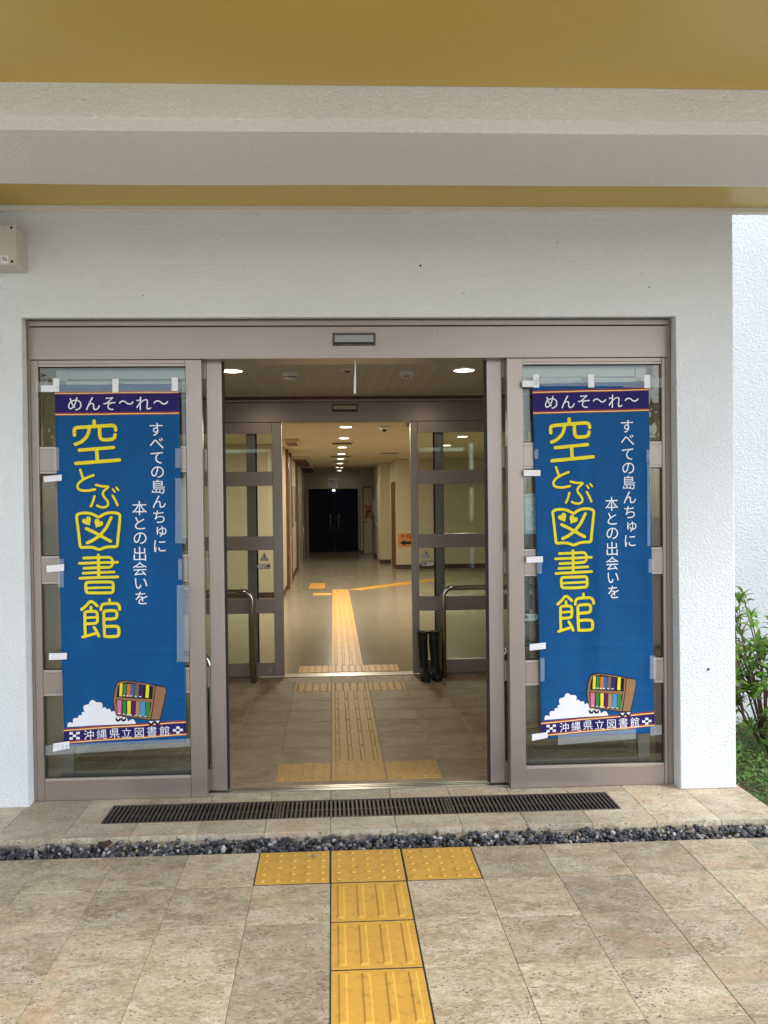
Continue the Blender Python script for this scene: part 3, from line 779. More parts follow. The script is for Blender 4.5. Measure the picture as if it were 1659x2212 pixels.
    for cx, cy, offs in ((424, 733, ((-29, -21), (29, -23), (0, 0), (-29, 23), (29, 21))), (1310, 687, ((0, -21), (-29, 2), (29, -2), (0, 21)))):
        for ox, oy in offs:
            chk.append([PB(cx+ox+a, cy+oy+b) for a, b in ((-14.5, -10), (14.5, -11), (14.5, 10), (-14.5, 11))])
    fill('checker_mark', chk, 'p_white', .0019)
    # cloud and bookcase
    cl = bulges([(195, 1218), (262, 1172), (318, 1115), (368, 1088), (392, 1040), (440, 955), (530, 932), (597, 1005), (650, 1015), (700, 1045), (760, 1075), (830, 1120), (900, 1155), (995, 1180)])
    fill('cloud', [[P9(*p) for p in cl]], 'p_white', .0015)
    bc = fill('bookcase', [[P9(*p) for p in ((775, 690), (790, 678), (870, 668), (1100, 700), (1340, 752), (1350, 800), (1320, 960), (1280, 1130), (1270, 1142), (1160, 1140), (760, 1088), (735, 1000), (722, 900), (745, 770))]], 'p_black', .0017)
    fill('case_side', [[P9(*p) for p in ((1225, 740), (1335, 760), (1342, 800), (1310, 960), (1268, 1132), (1172, 1130), (1200, 960))]], 'p_brown', .0020, bc)
    fill('case_front', [[P9(*p) for p in ((782, 698), (865, 678), (1095, 708), (1215, 738), (1190, 960), (1160, 1130), (765, 1078), (742, 990), (732, 900), (752, 775))]], 'p_brown', .0020, bc)
    fill('shelf_opening', [[P9(*p) for p in ((800, 708), (900, 692), (1195, 742), (1185, 892), (765, 870), (775, 780))], [P9(*p) for p in ((757, 892), (1175, 930), (1142, 1112), (775, 1072))]], 'p_black', .0023, bc)
    up = [('yellow', 805, 838), ('green', 848, 885), ('orange', 893, 935), ('mid', 938, 978), ('grey', 985, 1032), ('purple', 1042, 1085), ('yellow', 1112, 1150)]
    for m, a, b in up:
        fill('book', [[P9(*p) for p in ((a, 708+(a-800)*.055), (b, 706+(b-800)*.055), (b-8, 862+(a-800)*.05), (a-8, 858+(a-800)*.05))]], 'p_'+m, .0026, bc)
    lo = [('pink', 770, 825), ('green', 835, 882), ('yellow', 893, 935), ('plum', 942, 988), ('tan', 995, 1040), ('sky', 1048, 1100), ('green', 1108, 1155)]
    for m, a, b in lo:
        fill('book', [[P9(*p) for p in ((a, 902+(a-770)*.075), (b, 900+(b-770)*.075), (b-4, 1072+(a-770)*.09), (a+8-(a-770)*.06, 1068+(a-770)*.09))]], 'p_'+m, .0026, bc)
    labs = [[P9(x+dx, y+dy) for dx, dy in ((-12, -6), (12, -4), (12, 6), (-12, 4))] for x, y in ((852, 850), (895, 853), (937, 854), (992, 858), (1045, 860), (797, 1060), (850, 1066), (895, 1073), (936, 1078), (990, 1083), (1047, 1088), (1105, 1094))]
    fill('book_label', labs, 'p_white', .0029, bc)
    wh = []
    for cx, cy in ((783, 1128), (847, 1126), (1168, 1172), (1245, 1168)):
        wh.append([P9(cx+32*math.cos(a*math.pi/8), cy+30*math.sin(a*math.pi/8)) for a in range(16)])
    for w_ in wh: fill('caster', [w_], 'p_black', .0016, bc)
    fill('caster_bracket', [[P9(cx-26, cy-22), P9(cx+26, cy-24), P9(cx+4, cy+8)] for cx, cy in ((783, 1128), (847, 1126), (1168, 1172), (1245, 1168))], 'p_white', .0031, bc)
    for nm, mat, L, d in (('clear_tape', 'clear_tape', clears, .0002), ('white_tape', 'white_tape', whites, .0005)):
        for k, c4 in enumerate(L):
            bm = bmesh.new(); n = 14
            P = [Vector((x, z)) for x, z in c4]; rows = []
            for j in range(3):
                row = []
                for i in range(n+1):
                    a = P[0].lerp(P[1], i/n); b = P[3].lerp(P[2], i/n); p = a.lerp(b, j/2)
                    y = 4.331-d-.0006*(k % 4)+R.uniform(-.0009, .0009)*(1 if nm == 'clear_tape' else .5)
                    row.append(bm.verts.new((p.x, y, p.y)))
                rows.append(row)
            for a, b in zip(rows, rows[1:]):
                for i in range(n): bm.faces.new((b[i], b[i+1], a[i+1], a[i]))
            link(nm, finish(bm, nm, True), mat, t)
    return t
LW = [[(-1.417, 2.18), (-1.386, 2.18), (-1.387, 2.111), (-1.418, 2.111)], [(-1.478, 2.144), (-1.417, 2.144), (-1.418, 2.111), (-1.478, 2.111)], [(-1.118, 2.176), (-1.087, 2.176), (-1.088, 2.106), (-1.119, 2.106)], [(-0.817, 2.181), (-0.785, 2.181), (-0.786, 2.112), (-0.818, 2.112)], [(-1.473, 1.680), (-1.381, 1.688), (-1.382, 1.657), (-1.473, 1.650)], [(-1.466, 1.223), (-1.377, 1.230), (-1.378, 1.196), (-1.466, 1.189)], [(-1.461, 0.774), (-1.37, 0.774), (-1.371, 0.741), (-1.461, 0.739)], [(-1.447, 0.309), (-1.364, 0.32), (-1.365, 0.282), (-1.448, 0.268)]]
LC = [[(-1.506, 2.162), (-0.744, 2.157), (-0.745, 2.105), (-1.507, 2.11)], [(-1.419, 1.826), (-1.392, 1.826), (-1.394, 1.708), (-1.421, 1.709)], [(-0.804, 1.817), (-0.776, 1.817), (-0.778, 1.718), (-0.805, 1.718)], [(-0.806, 1.663), (-0.751, 1.662), (-0.756, 1.327), (-0.811, 1.328)], [(-1.409, 1.257), (-1.378, 1.256), (-1.38, 1.11), (-1.411, 1.111)], [(-0.798, 1.247), (-0.777, 1.247), (-0.778, 1.14), (-0.799, 1.14)], [(-0.806, 1.113), (-0.743, 1.112), (-0.749, 0.716), (-0.812, 0.717)], [(-1.486, 0.300), (-0.747, 0.318), (-0.748, 0.278), (-1.487, 0.250)]]
RW = [[(1.059, 2.186), (1.091, 2.186), (1.09, 2.118), (1.059, 2.118)], [(1.001, 2.155), (1.059, 2.154), (1.059, 2.122), (1.001, 2.122)], [(1.35, 2.184), (1.382, 2.184), (1.382, 2.117), (1.35, 2.117)], [(1.65, 2.182), (1.681, 2.180), (1.681, 2.112), (1.649, 2.113)], [(1.004, 1.688), (1.093, 1.686), (1.092, 1.655), (1.004, 1.656)], [(1.014, 1.231), (1.101, 1.233), (1.101, 1.202), (1.014, 1.2)], [(1.026, 0.772), (1.112, 0.779), (1.112, 0.746), (1.026, 0.738)], [(1.034, 0.297), (1.117, 0.306), (1.117, 0.276), (1.034, 0.262)]]
RC = [[(1.002, 2.173), (1.538, 2.17), (1.538, 2.123), (1.002, 2.126)], [(1.538, 2.166), (1.746, 2.165), (1.746, 2.114), (1.538, 2.115)], [(1.062, 1.796), (1.082, 1.796), (1.081, 1.745), (1.061, 1.745)], [(1.658, 1.788), (1.68, 1.788), (1.679, 1.722), (1.658, 1.722)], [(1.663, 1.718), (1.68, 1.718), (1.676, 1.28), (1.66, 1.28)], [(1.069, 1.219), (1.096, 1.219), (1.095, 1.142), (1.068, 1.142)], [(1.082, 0.699), (1.105, 0.698), (1.104, 0.574), (1.081, 0.575)], [(1.665, 1.21), (1.691, 1.21), (1.691, 1.137), (1.664, 1.137)], [(1.669, 0.698), (1.701, 0.697), (1.7, 0.573), (1.668, 0.574)], [(1.173, 0.290), (1.59, 0.313), (1.589, 0.259), (1.172, 0.236)], [(1.667, 0.328), (1.729, 0.330), (1.728, 0.278), (1.667, 0.272)]]
banner(QL, .4, 'blue welcome banner taped to the glass left of the doorway', LW, LC)
banner(QR, 1.9, 'blue welcome banner taped to the glass right of the doorway', RW, RC)

# ---------------------------------------------------------------- small things on and about the doors
jb = thing('junction_box', 'beige metal junction box on the white wall at the left edge', 'junction box', (-1.72, 4.28, 2.72))
box('body', (-.28, .205, -.15, -.001, -.02, .165), 'box', jb, .006, 2)
box('lid', (-.285, .21, -.168, -.152, -.025, .17), 'box', jb, .004, 2)
def ring(name, x, z, r, par, y, mat='dark'):
    o = lathe(name, [(r, 0), (r*.8, .002)], mat, par, 14); o.matrix_local = Matrix.Translation((x, y, z)) @ Matrix.Rotation(rad(90), 4, 'X'); return o
ring('screw', .188, .155, .0065, jb, -.168); ring('screw', .188, -.008, .0065, jb, -.168)
bl = box('sticker', (.135, .172, -.1692, -.1683, -.017, .020), 'paper', jb)
words('sticker_print', [('電', .146, .0085, .011), ('気', .157, .0085, .011), ('設', .150, -.001, .010), ('備', .161, -.001, .010)], 'ink', bl, lambda x, y: (x, -.1697, y))
cord = tube('pull_cord', [(.129, 4.40, 2.285), (.129, 4.40, 2.24), (.127, 4.402, 2.17), (.125, 4.40, 2.10)], [.0015, .003, .006, .007], 'paper', None, 6)
tag(cord, 'white ribbon dangling from the header in the middle of the doorway', 'ribbon')
box('tail', (-.004, .004, -.001, .001, -.01, .0), 'paper', None) if 0 else None
def rail(label, side, xp, yp, ztop, r, xout, blur=0):
    t = thing('handrail', label, 'handrail', (xp, yp, 0), 'bent steel guard rails in the vestibule')
    R0 = .075; pts = [(0, 0, .004), (0, 0, ztop-r-R0)]
    for k in range(1, 10):
        a = math.pi/2*k/9; pts.append((side*R0*(1-math.cos(a)), 0, ztop-r-R0+R0*math.sin(a)))
    pts.append((side*abs(xout-xp), 0, ztop-r))
    tube('tube', pts, r, 'chrome', t, 20)
    lathe('base_collar', [(r*1.25, 0), (r*1.25, .006), (r*1.04, .008)], 'chrome', t, 24)
rail('left bent steel handrail by the inner doors', -1, -.690, 7.11, .80, .027, -1.55)
rail('right bent steel handrail, behind the rubber boots', 1, .948, 7.15, .80, .021, 1.80)
rail('left bent steel guard rail just inside the outer doors', -1, -.700, 4.66, .72, .021, -1.55)
rail('right bent steel guard rail just inside the outer doors', 1, .955, 4.66, .72, .021, 1.80)
def boot(x, y, label, lean):
    t = thing('rubber_boot', label, 'boot', (x, y, 0), 'pair of rubber boots')
    bm = bmesh.new(); n = 20; rings = []
    sec = [((0, .02, .405), .045, .052, 0), ((0, .02, .30), .043, .050, 0), ((lean*.4, .022, .20), .040, .046, 0), ((lean*.6, .022, .13), .036, .044, -8), ((lean*.7, .015, .095), .038, .056, -25),
           ((lean*.7, -.020, .070), .042, .062, -50), ((lean*.8, -.070, .052), .045, .050, -72), ((lean, -.115, .042), .044, .040, -85), ((lean, -.148, .034), .034, .030, -92), ((lean, -.165, .030), .014, .016, -95)]
    for c, a, b, an in sec:
        A = rad(an); rg = []
        for k in range(n):
            th = 2*math.pi*k/n; lx, ly = a*math.cos(th), b*math.sin(th)
            p = Vector((c[0]+lx, c[1]+ly*math.cos(A), c[2]+ly*math.sin(A)*-1 if an else c[2]))
            p.z = max(p.z, .012); rg.append(bm.verts.new(p))
        rings.append(rg)
    for a, b in zip(rings, rings[1:]):
        for k in range(n): bm.faces.new((a[k], a[(k+1) % n], b[(k+1) % n], b[k]))
    bm.faces.new(rings[-1])
    inner = [[bm.verts.new((v.co.x*.9, .02+(v.co.y-.02)*.9, v.co.z-dz)) for v in rings[0]] for dz in (0, .09)]
    for a, b in ((rings[0], inner[0]), (inner[0], inner[1])):
        for k in range(n): bm.faces.new((b[k], b[(k+1) % n], a[(k+1) % n], a[k]))
    bm.faces.new(inner[1]); bmesh.ops.recalc_face_normals(bm, faces=bm.faces)
    link('shaft', finish(bm, 'shaft', True), 'greenrub', t)
    bm = bmesh.new(); out = []
    for k in range(28):
        th = 2*math.pi*k/28; yy = math.sin(th)*.118-.045; wv = .046*(1-.18*math.exp(-((yy+.02)/.04)**2)); out.append((lean*.8+math.cos(th)*wv, yy))
    A = [bm.verts.new((x_, y_, 0.001)) for x_, y_ in out]; B = [bm.verts.new((x_, y_, .022)) for x_, y_ in out]
    bm.faces.new(A[::-1]); bm.faces.new(B)
    for k in range(28): bm.faces.new((A[k], A[(k+1) % 28], B[(k+1) % 28], B[k]))
    link('sole', finish(bm, 'sole'), 'greenrub', t)
    bm = bmesh.new(); lathe_bm(bm, [(.0, 0)], 3) if 0 else None
    rb = lathe('top_band', [(.047, 0), (.0485, .004), (.0485, .014), (.047, .018)], 'dark', t, 20); rb.location = (0, .02, .385); rb.scale = (1, 1.15, 1)
boot(.765, 7.14, 'dark green rubber boot, left of the pair by the inner door', .012)
boot(.862, 7.15, 'dark green rubber boot, right of the pair against the handrail', .015)
# stickers on the inner glass
def flat(name, pts, y, mat, parent, th=.0006):
    bm = bmesh.new(); A = [bm.verts.new((x, y, z)) for x, z in pts]; B = [bm.verts.new((x, y+th, z)) for x, z in pts]
    bm.faces.new(A); bm.faces.new(B[::-1]); n = len(pts)
    for k in range(n): bm.faces.new((A[(k+1) % n], A[k], B[k], B[(k+1) % n]))
    bmesh.ops.recalc_face_normals(bm, faces=bm.faces); return link(name, finish(bm, name), mat, parent)
def tri_sticker(cx, z0, z1, hw, y, where):
    t = thing('warning_sticker', 'triangular caution sticker on '+where, 'sticker', (cx, y, z0), 'stickers on the glass')
    flat('edge', [(-hw-.003, -.002), (hw+.003, -.002), (0, z1-z0+.005)], 0, 'wood', t)
    flat('face', [(-hw, 0), (hw, 0), (0, z1-z0)], -.0006, 'paper', t, .0005)
    flat('bang', [(-.003, .024), (.003, .024), (.006, .053), (-.006, .053)], -.0012, 'ink', t, .0005)
    flat('dot', [(-.004, .013), (.004, .013), (.004, .020), (-.004, .020)], -.0012, 'ink', t, .0005)
    words('print', [('注', -.018, .018, .018), ('意', .018, .018, .018)], 'ink', t, lambda x, yy: (x, -.0014, yy), .01)
    flat('line', [(-hw*.85, .004), (hw*.85, .004), (hw*.85, .007), (-hw*.85, .007)], -.0012, 'ink', t, .0005)
def arrow_sticker(x0, x1, xt, zc, y, where, d):
    t = thing('door_sticker', 'white arrow shaped automatic door sticker on '+where, 'sticker', ((x0+x1)/2, y, zc), 'stickers on the glass')
    h = .0195; L = (x1-x0)/2; T = abs(xt-(x0+x1)/2)
    def outl(e): return [(-d*(L+e), -h-e), (d*(L+0), -h-e), (d*(T+e), 0), (d*L, h+e), (-d*(L+e), h+e)]
    flat('edge', outl(.003), 0, 'ink', t); flat('face', outl(-.001), -.0006, 'paper', t, .0005)
    words('print', [('自', -.034 if d > 0 else .018, 0, .024), ('動', -.012 if d > 0 else .042-.004, 0, .024), ('ド', .020 if d > 0 else -.030, .002, .016), ('ア', .034 if d > 0 else -.014, .002, .016)], 'ink', t, lambda x, yy: (x, -.0014, yy), .012)
YG = YI+.0185
tri_sticker(.822, 1.031, 1.095, .039, YG, 'the inner glass right of the doorway'); tri_sticker(-.601, 1.027, 1.096, .037, YG, 'the inner glass left of the doorway')
arrow_sticker(.778, .875, .893, .978, YG, 'the inner glass right of the doorway', 1); arrow_sticker(-.652, -.553, -.669, .976, YG, 'the inner glass left of the doorway', -1)
arrow_sticker(1.00, 1.075, 1.095, .905, YF+.032, 'the outer glass left of the right banner', 1)
pt = thing('mask_poster', 'pale blue face mask notice on the glass, half hidden by the right banner', 'notice', (1.11, YF+.029, 1.456))
flat('sheet', [(-.10, -.107), (.10, -.107), (.10, .107), (-.10, .107)], 0, 'paleblue', pt)
flat('inner_panel', [(-.085, -.088), (.085, -.088), (.085, .085), (-.085, .085)], -.0007, 'paper', pt, .0005)
words('print', [('マ', -.055, -.02, .024), ('ス', -.033, -.02, .024), ('ク', -.011, -.02, .024), ('の', -.04, -.055, .022), ('着', -.015, -.055, .022), ('用', .01, -.055, .022)], 'p_sky', pt, lambda x, y: (x, -.0016, y))
hp = heart(-.05, .028, -.05, -.002, .022)
tube('heart_line', [(x, -.0014, z) for x, z in hp]+[(hp[0][0], -.0014, hp[0][1])], .0012, 'p_sky', pt, 5)

# ---------------------------------------------------------------- ceiling fittings
def downlight(x, y, z, r, power, label, group, size=.13):
    t = thing('ceiling_light', label, 'ceiling light', (x, y, z), group)
    bm = bmesh.new(); lathe_bm(bm, [(r*1.0, -.0005), (r*1.15, -.0005), (r*1.15, -.004), (r, -.006)], 28, cap=False)
    bmesh.ops.recalc_face_normals(bm, faces=bm.faces); link('trim_ring', finish(bm, 'trim_ring'), 'white', t)
    bm = bmesh.new(); lathe_bm(bm, [(r, -.003), (r*.5, -.0055), (.001, -.006)], 28, cap=False); link('diffuser', finish(bm, 'diffuser', True), 'lamp', t)
    if power:
        ld = bpy.data.lights.new('glow', 'AREA'); ld.shape = 'DISK'; ld.size = size; ld.energy = power*LAMP; ld.color = (1, .89, .70)
        lo_ = bpy.data.objects.new('glow', ld); sc.collection.objects.link(lo_); lo_.parent = t; lo_.location = (0, 0, -.012)
    return t
downlight(-.690, 5.87, 2.458, .072, 1.3, 'round lit downlight at the left of the vestibule ceiling', 'vestibule downlights')
downlight(.945, 5.89, 2.458, .072, 1.3, 'round lit downlight at the right of the vestibule ceiling', 'vestibule downlights')
NTH = ['nearest', 'second nearest', 'third', 'fourth', 'fifth', 'sixth']
for k, y in enumerate((10.55, 12.4, 14.45, 16.4, 18.3, 20.45)):
    downlight(.18+.003*k, y, 2.481, .078, 17 if k < 2 else (11 if k < 4 else 7), NTH[k]+' lit downlight in the row along the corridor ceiling', 'corridor downlights')
downlight(.22, 25.1, 2.481, .07, 0, 'farthest lit downlight, right in front of the navy doors', 'corridor downlights')
downlight(1.94, 12.28, 2.481, .078, 18, 'nearer lit downlight seen through the right inner glass', 'lobby downlights')
downlight(1.96, 14.19, 2.481, .078, 11, 'farther lit downlight seen through the right inner glass', 'lobby downlights')
downlight(-2.0, 11.2, 2.481, .078, 20, 'lit downlight in the lobby left of the corridor', 'lobby downlights')
for k, x in enumerate((.15, .265)):
    downlight(x, 22.9, 2.481, .045, 0, ('left' if k == 0 else 'right')+' small round lamp of the pair near the corridor end', 'pair of small round corridor lamps')
sd_ = thing('smoke_detector', 'round white smoke detector left of centre on the vestibule ceiling', 'smoke detector', (-.293, 6.0, 2.4585))
lathe('base', [(.062, 0), (.062, -.014), (.055, -.018)], 'white', sd_, 28); lathe('chamber', [(.045, -.0181), (.045, -.040), (.034, -.046)], 'white', sd_, 24); lathe('vent_slot', [(.0455, -.028), (.0455, -.034)], 'dark', sd_, 24)
sp = thing('ceiling_speaker', 'flat round grey fitting in the middle of the vestibule ceiling', 'ceiling fitting', (.118, 5.86, 2.4585))
lathe('disc', [(.072, 0), (.070, -.006), (.03, -.010)], 'box', sp, 28); lathe('core', [(.018, -.0101), (.014, -.020)], 'iron', sp, 16)
ms = thing('motion_sensor', 'white motion sensor right of centre on the vestibule ceiling', 'motion sensor', (.542, 5.96, 2.4585))
lathe('base', [(.058, 0), (.058, -.02), (.05, -.024)], 'white', ms, 28); box('head', (-.028, .028, -.02, .02, -.045, -.0241), 'white', ms, .003); box('lens', (-.015, -.004, -.0215, -.0203, -.042, -.030), 'dark', ms); box('lens', (.004, .015, -.0215, -.0203, -.042, -.030), 'dark', ms)
cm = thing('dome_camera', 'white dome camera on the corridor ceiling near the inner doorway', 'camera', (.665, 10.5, 2.4815))
lathe('base', [(.095, 0), (.085, -.018), (.045, -.045)], 'white', cm, 28); lathe('dome', [(.032, -.0451), (.022, -.066), (.004, -.072)], 'dark', cm, 20)
for (x, y, wx, wy, lab) in ((.17, 13.45, .37, .5, 'nearest grey air vent between the corridor downlights'), (.19, 17.3, .48, .5, 'second grey air vent on the corridor ceiling'), (.21, 19.5, .42, .5, 'third grey air vent on the corridor ceiling'), (1.12, 16.3, .38, .35, 'square vent right of the corridor ceiling row'), (1.05, 10.3, .30, .4, 'square vent above the right inner panel')):
    t = thing('air_vent', lab, 'air vent', (x, y, 2.4815), 'air vents in the corridor ceiling')
    boxes('frame', [(-wx/2, wx/2, -wy/2, -wy/2+.03, -.012, 0), (-wx/2, wx/2, wy/2-.03, wy/2, -.012, 0), (-wx/2, -wx/2+.03, -wy/2+.03, wy/2-.03, -.012, 0), (wx/2-.03, wx/2, -wy/2+.03, wy/2-.03, -.012, 0)], 'box', t)
    for k in range(5): box('slat', (-wx/2+.03, wx/2-.03, -wy/2+.05+k*(wy-.1)/5, -wy/2+.075+k*(wy-.1)/5, -.010, -.002), 'iron', t)

# ---------------------------------------------------------------- corridor
for x0, y0, y1, lab in ((-.70, 12.45, 13.45, 'nearest brown ceiling board on the left of the corridor'), (-.815, 17.25, 21.2, 'middle brown ceiling board on the left of the corridor'), (-.815, 21.45, 25.5, 'farthest brown ceiling board on the left of the corridor')):
    t = thing('ceiling_board', lab, 'ceiling board', (0, 0, 0), 'brown ceiling boards')
    box('board', (x0, -.53, y0+.03, y1, 2.440, 2.481), 'wood', t)
    boxes('white_edge', [(x0, -.50, y0, y0+.029, 2.43, 2.481), (-.529, -.50, y0+.03, y1, 2.43, 2.481)], 'cream', t)
# dark wooden verticals and grey glazed cupboards along the left wall
for y, lab in ((14.80, 'first brown upright on the left corridor wall'), (15.93, 'second brown upright on the left corridor wall'), (18.72, 'third brown upright on the left corridor wall'), (21.70, 'fourth brown upright on the left corridor wall')):
    tag(box('wall_upright', (-.8195, -.77, y, y+.07, .001, 2.479), 'wood'), lab, 'trim', 'brown uprights along the corridor')
for y0, y1, lab in ((14.872, 15.928, 'nearest grey glazed cupboard on the left corridor wall'), (18.80, 21.69, 'middle grey glazed cupboard on the left corridor wall'), (21.78, 25.3, 'farthest grey glazed cupboard on the left corridor wall')):
    t = thing('glazed_cupboard', lab, 'cupboard', (-.8195, y0, 0), 'grey glazed cupboards')
    box('carcass', (0, .025, 0, y1-y0, .001, 2.40), 'greyglass', t)
    n = max(1, int((y1-y0)/.9))
    for k in range(n+1): box('frame_bar', (.0252, .034, k*(y1-y0-.03)/n, k*(y1-y0-.03)/n+.03, .001, 2.40), 'box', t)
    tube('handle', [(.026, .16, .95), (.05, .16, .95), (.05, .16, .55), (.026, .16, .55)], .010, 'chrome', t, 8)
for y, z, hh, lab in ((16.6, 1.0, .9, 'narrow framed notice on the left corridor wall, nearer one'), (17.7, 1.1, .8, 'narrow framed notice on the left corridor wall, farther one')):
    t = thing('wall_notice', lab, 'notice', (-.8195, y, z), 'framed notices on the left corridor wall')
    box('frame', (0, .02, 0, .5, 0, hh), 'box', t); box('sheet', (.0202, .022, .03, .47, .03, hh-.03), 'greyglass', t); box('red_mark', (.0222, .023, .15, .35, hh*.5, hh*.62), 'p_red', t)
ds = thing('navy_double_door', 'dark navy double doors at the end of the corridor', 'door', (0, 0, 0))
box('door_leaf', (-.735, .025, 25.66, 25.715, .01, 1.945), 'navy_door', ds); box('door_leaf', (.075, .785, 25.66, 25.715, .01, 1.945), 'navy_door', ds)
box('dark_gap_strip', (.026, .074, 25.67, 25.715, .01, 1.945), 'dark', ds)  # no post here: black strip paints the dark gap between the leaves
for x in (-.063, .187):
    tube('handle', [(x, 25.60, .62), (x, 25.60, 1.17)], .013, 'steel', ds, 10)
    for z in (.70, 1.09): tube('handle_mount', [(x, 25.60, z), (x+(.03 if x < 0 else -.045), 25.60, z), (x+(.03 if x < 0 else -.045), 25.659, z)], .009, 'steel', ds, 8)
boxes('frame', [(-.775, -.737, 25.64, 25.718, .001, 1.98), (.787, .825, 25.64, 25.718, .001, 1.98), (-.737, .787, 25.64, 25.718, 1.948, 1.98)], 'box', ds)
ex = tag(box('exit_lamp', (.005, .085, 25.63, 25.655, 1.875, 1.915), 'exit'), 'tiny lit white lamp at the head of the navy doors', 'lamp')
sg = thing('room_sign', 'white sign with black writing above the navy doors', 'sign', (.02, 25.715, 2.135))
box('plate', (-.15, .15, -.012, -.0005, -.16, .13), 'paper', sg)
words('lettering', [(c, -.108+.054*k, .045, .058) for k, c in enumerate('常設展示室')], 'ink', sg, lambda x, y: (x, -.0135, y), .012)
flat('line', [(-.10, -.015), (.10, -.015), (.10, -.005), (-.10, -.005)], -.0135, 'skirt', sg); flat('line', [(-.05, -.045), (.05, -.045), (.05, -.035), (-.05, -.035)], -.0135, 'skirt', sg)
sd2 = thing('service_door', 'pale grey service door right of the navy doors', 'door', (0, 0, 0))
box('door_leaf', (.93, 1.168, 24.77, 24.798, .01, 1.95), 'box', sd2)
boxes('frame', [(.905, .928, 24.765, 24.799, .001, 1.985), (.93, 1.168, 24.765, 24.799, 1.953, 1.985)], 'skirt', sd2)
ring('knob', .99, .93, .03, sd2, 24.77, 'iron')
def toilet_sign(x, y, z, w, h, lab, bend):
    t = thing('toilet_sign', lab, 'sign', (x, y, z), 'orange toilet signs')
    box('sheet', (0, w, -.004, -.0005, 0, h), 'orange', t)
    words('lettering', [('ト', w*.26, h*.80, w*.27), ('イ', w*.48, h*.79, w*.27), ('レ', w*.70, h*.80, w*.27)], 'p_purple', t, lambda a, b: (a, -.006, b), .02)
    if bend:
        P = [(.25, .05), (.25, .38), (.34, .52), (.50, .55), (.62, .55)]
        vv, ff = ribbon([(a*w, b*h) for a, b in P], w*.15)
        me = bpy.data.meshes.new('arrow'); me.from_pydata([(a, -.0062, b) for a, b in vv], [], ff); link('arrow', me, 'ink', t)
        flat('arrow_head', [(.60*w, .68*h), (.60*w, .42*h), (.90*w, .55*h)], -.0066, 'ink', t)
        for a, b in ((.0, .98), (.86, .98), (0, -.06), (.86, -.06)): box('tape', (a*w, a*w+w*.16, -.007, -.0045, b*h-.03, b*h+.05), 'greentape', t)
    else:
        flat('arrow', [(.08*w, .30*h), (.38*w, .52*h), (.38*w, .40*h), (1.0*w, .40*h), (1.0*w, .20*h), (.38*w, .20*h), (.38*w, .08*h)], -.0062, 'ink', t)
        box('tape', (-.03*w, .10*w, -.007, -.0045, .93*h, 1.03*h), 'box', t)
toilet_sign(.965, 24.765, 1.06, .20, .345, 'orange toilet sign with bent arrow on the service door', True)
toilet_sign(1.475, 18.7995, .50, .42, .31, 'orange toilet sign with left arrow by the inner door edge', False)
bd = thing('brown_door', 'brown wooden door in the right corridor wall', 'door', (0, 0, 0))
box('door_leaf', (1.405, 1.4295, 18.95, 19.75, .01, 1.93), 'wood', bd); boxes('frame', [(1.398, 1.4295, 18.90, 18.948, .001, 1.98), (1.398, 1.4295, 19.752, 19.80, .001, 1.98), (1.398, 1.4295, 18.9485, 19.7515, 1.933, 1.98)], 'wood', bd)
nb = thing('notice_board', 'pale notice board with papers on the far right corridor wall', 'notice board', (1.1695, 22.3, 1.0))
box('board', (-.03, 0, 0, 1.8, -.1, .9), 'greyglass', nb)
for k in range(5): box('paper', (-.034, -.0305, .1+k*.33, .34+k*.33, .15+.1*(k % 2), .55+.1*(k % 2)), 'paleblue', nb)
wd = thing('grey_wall_door', 'narrow grey door beside the notice board in the corridor', 'door', (1.1695, 20.9, 0)); box('door_leaf', (-.02, 0, 0, .75, .01, 1.95), 'box', wd); tube('handle', [(-.02, .1, .95), (-.06, .1, .95), (-.06, .2, .95)], .01, 'steel', wd, 8)

# ---------------------------------------------------------------- litter on the ground
def dead_leaf():
    bm = bmesh.new(); c = []
    for k in range(9):
        a = 2*math.pi*k/9; r = .030*(1+.35*math.sin(3*a+1)); c.append(bm.verts.new((r*math.cos(a), r*.7*math.sin(a), .010+.012*math.sin(2*a+.5))))
    m = bm.verts.new((0, 0, .016))
    for k in range(9): bm.faces.new((c[k], c[(k+1) % 9], m))
    return finish(bm, 'dead_leaf')
dl = link('dead_leaf', dead_leaf(), simple('dead_leaf_brown', (.035, .012, .008), .7)); dl.location = (-1.055, 3.80, -.008); dl.rotation_euler = (.4, .2, .4)
tag(dl, 'curled dark brown dead leaf on the gravel at the left', 'leaf')
bm = bmesh.new(); bmesh.ops.create_icosphere(bm, subdivisions=2, radius=.0095); [setattr(v, 'co', v.co*R.uniform(.85, 1.1)) for v in bm.verts]
pb = link('pebble', finish(bm, 'pebble', False), simple('pebble_grey', (.22, .20, .17), .6, var=.3, vs=60)); pb.location = (-.099, 3.585, .007); pb.scale = (1, .8, .6)
tag(pb, 'small grey pebble lying on the left dotted yellow tile', 'pebble')
for k, (x, y, a) in enumerate(((-1.36, 2.93, .5),)):
    tw = tube('twig', [(x, y, .003), (x+.02, y-.02, .005), (x+.05, y-.028, .003)], .0015, 'bark', None, 5); tag(tw, 'thin dry twig on the paving at the left', 'twig')

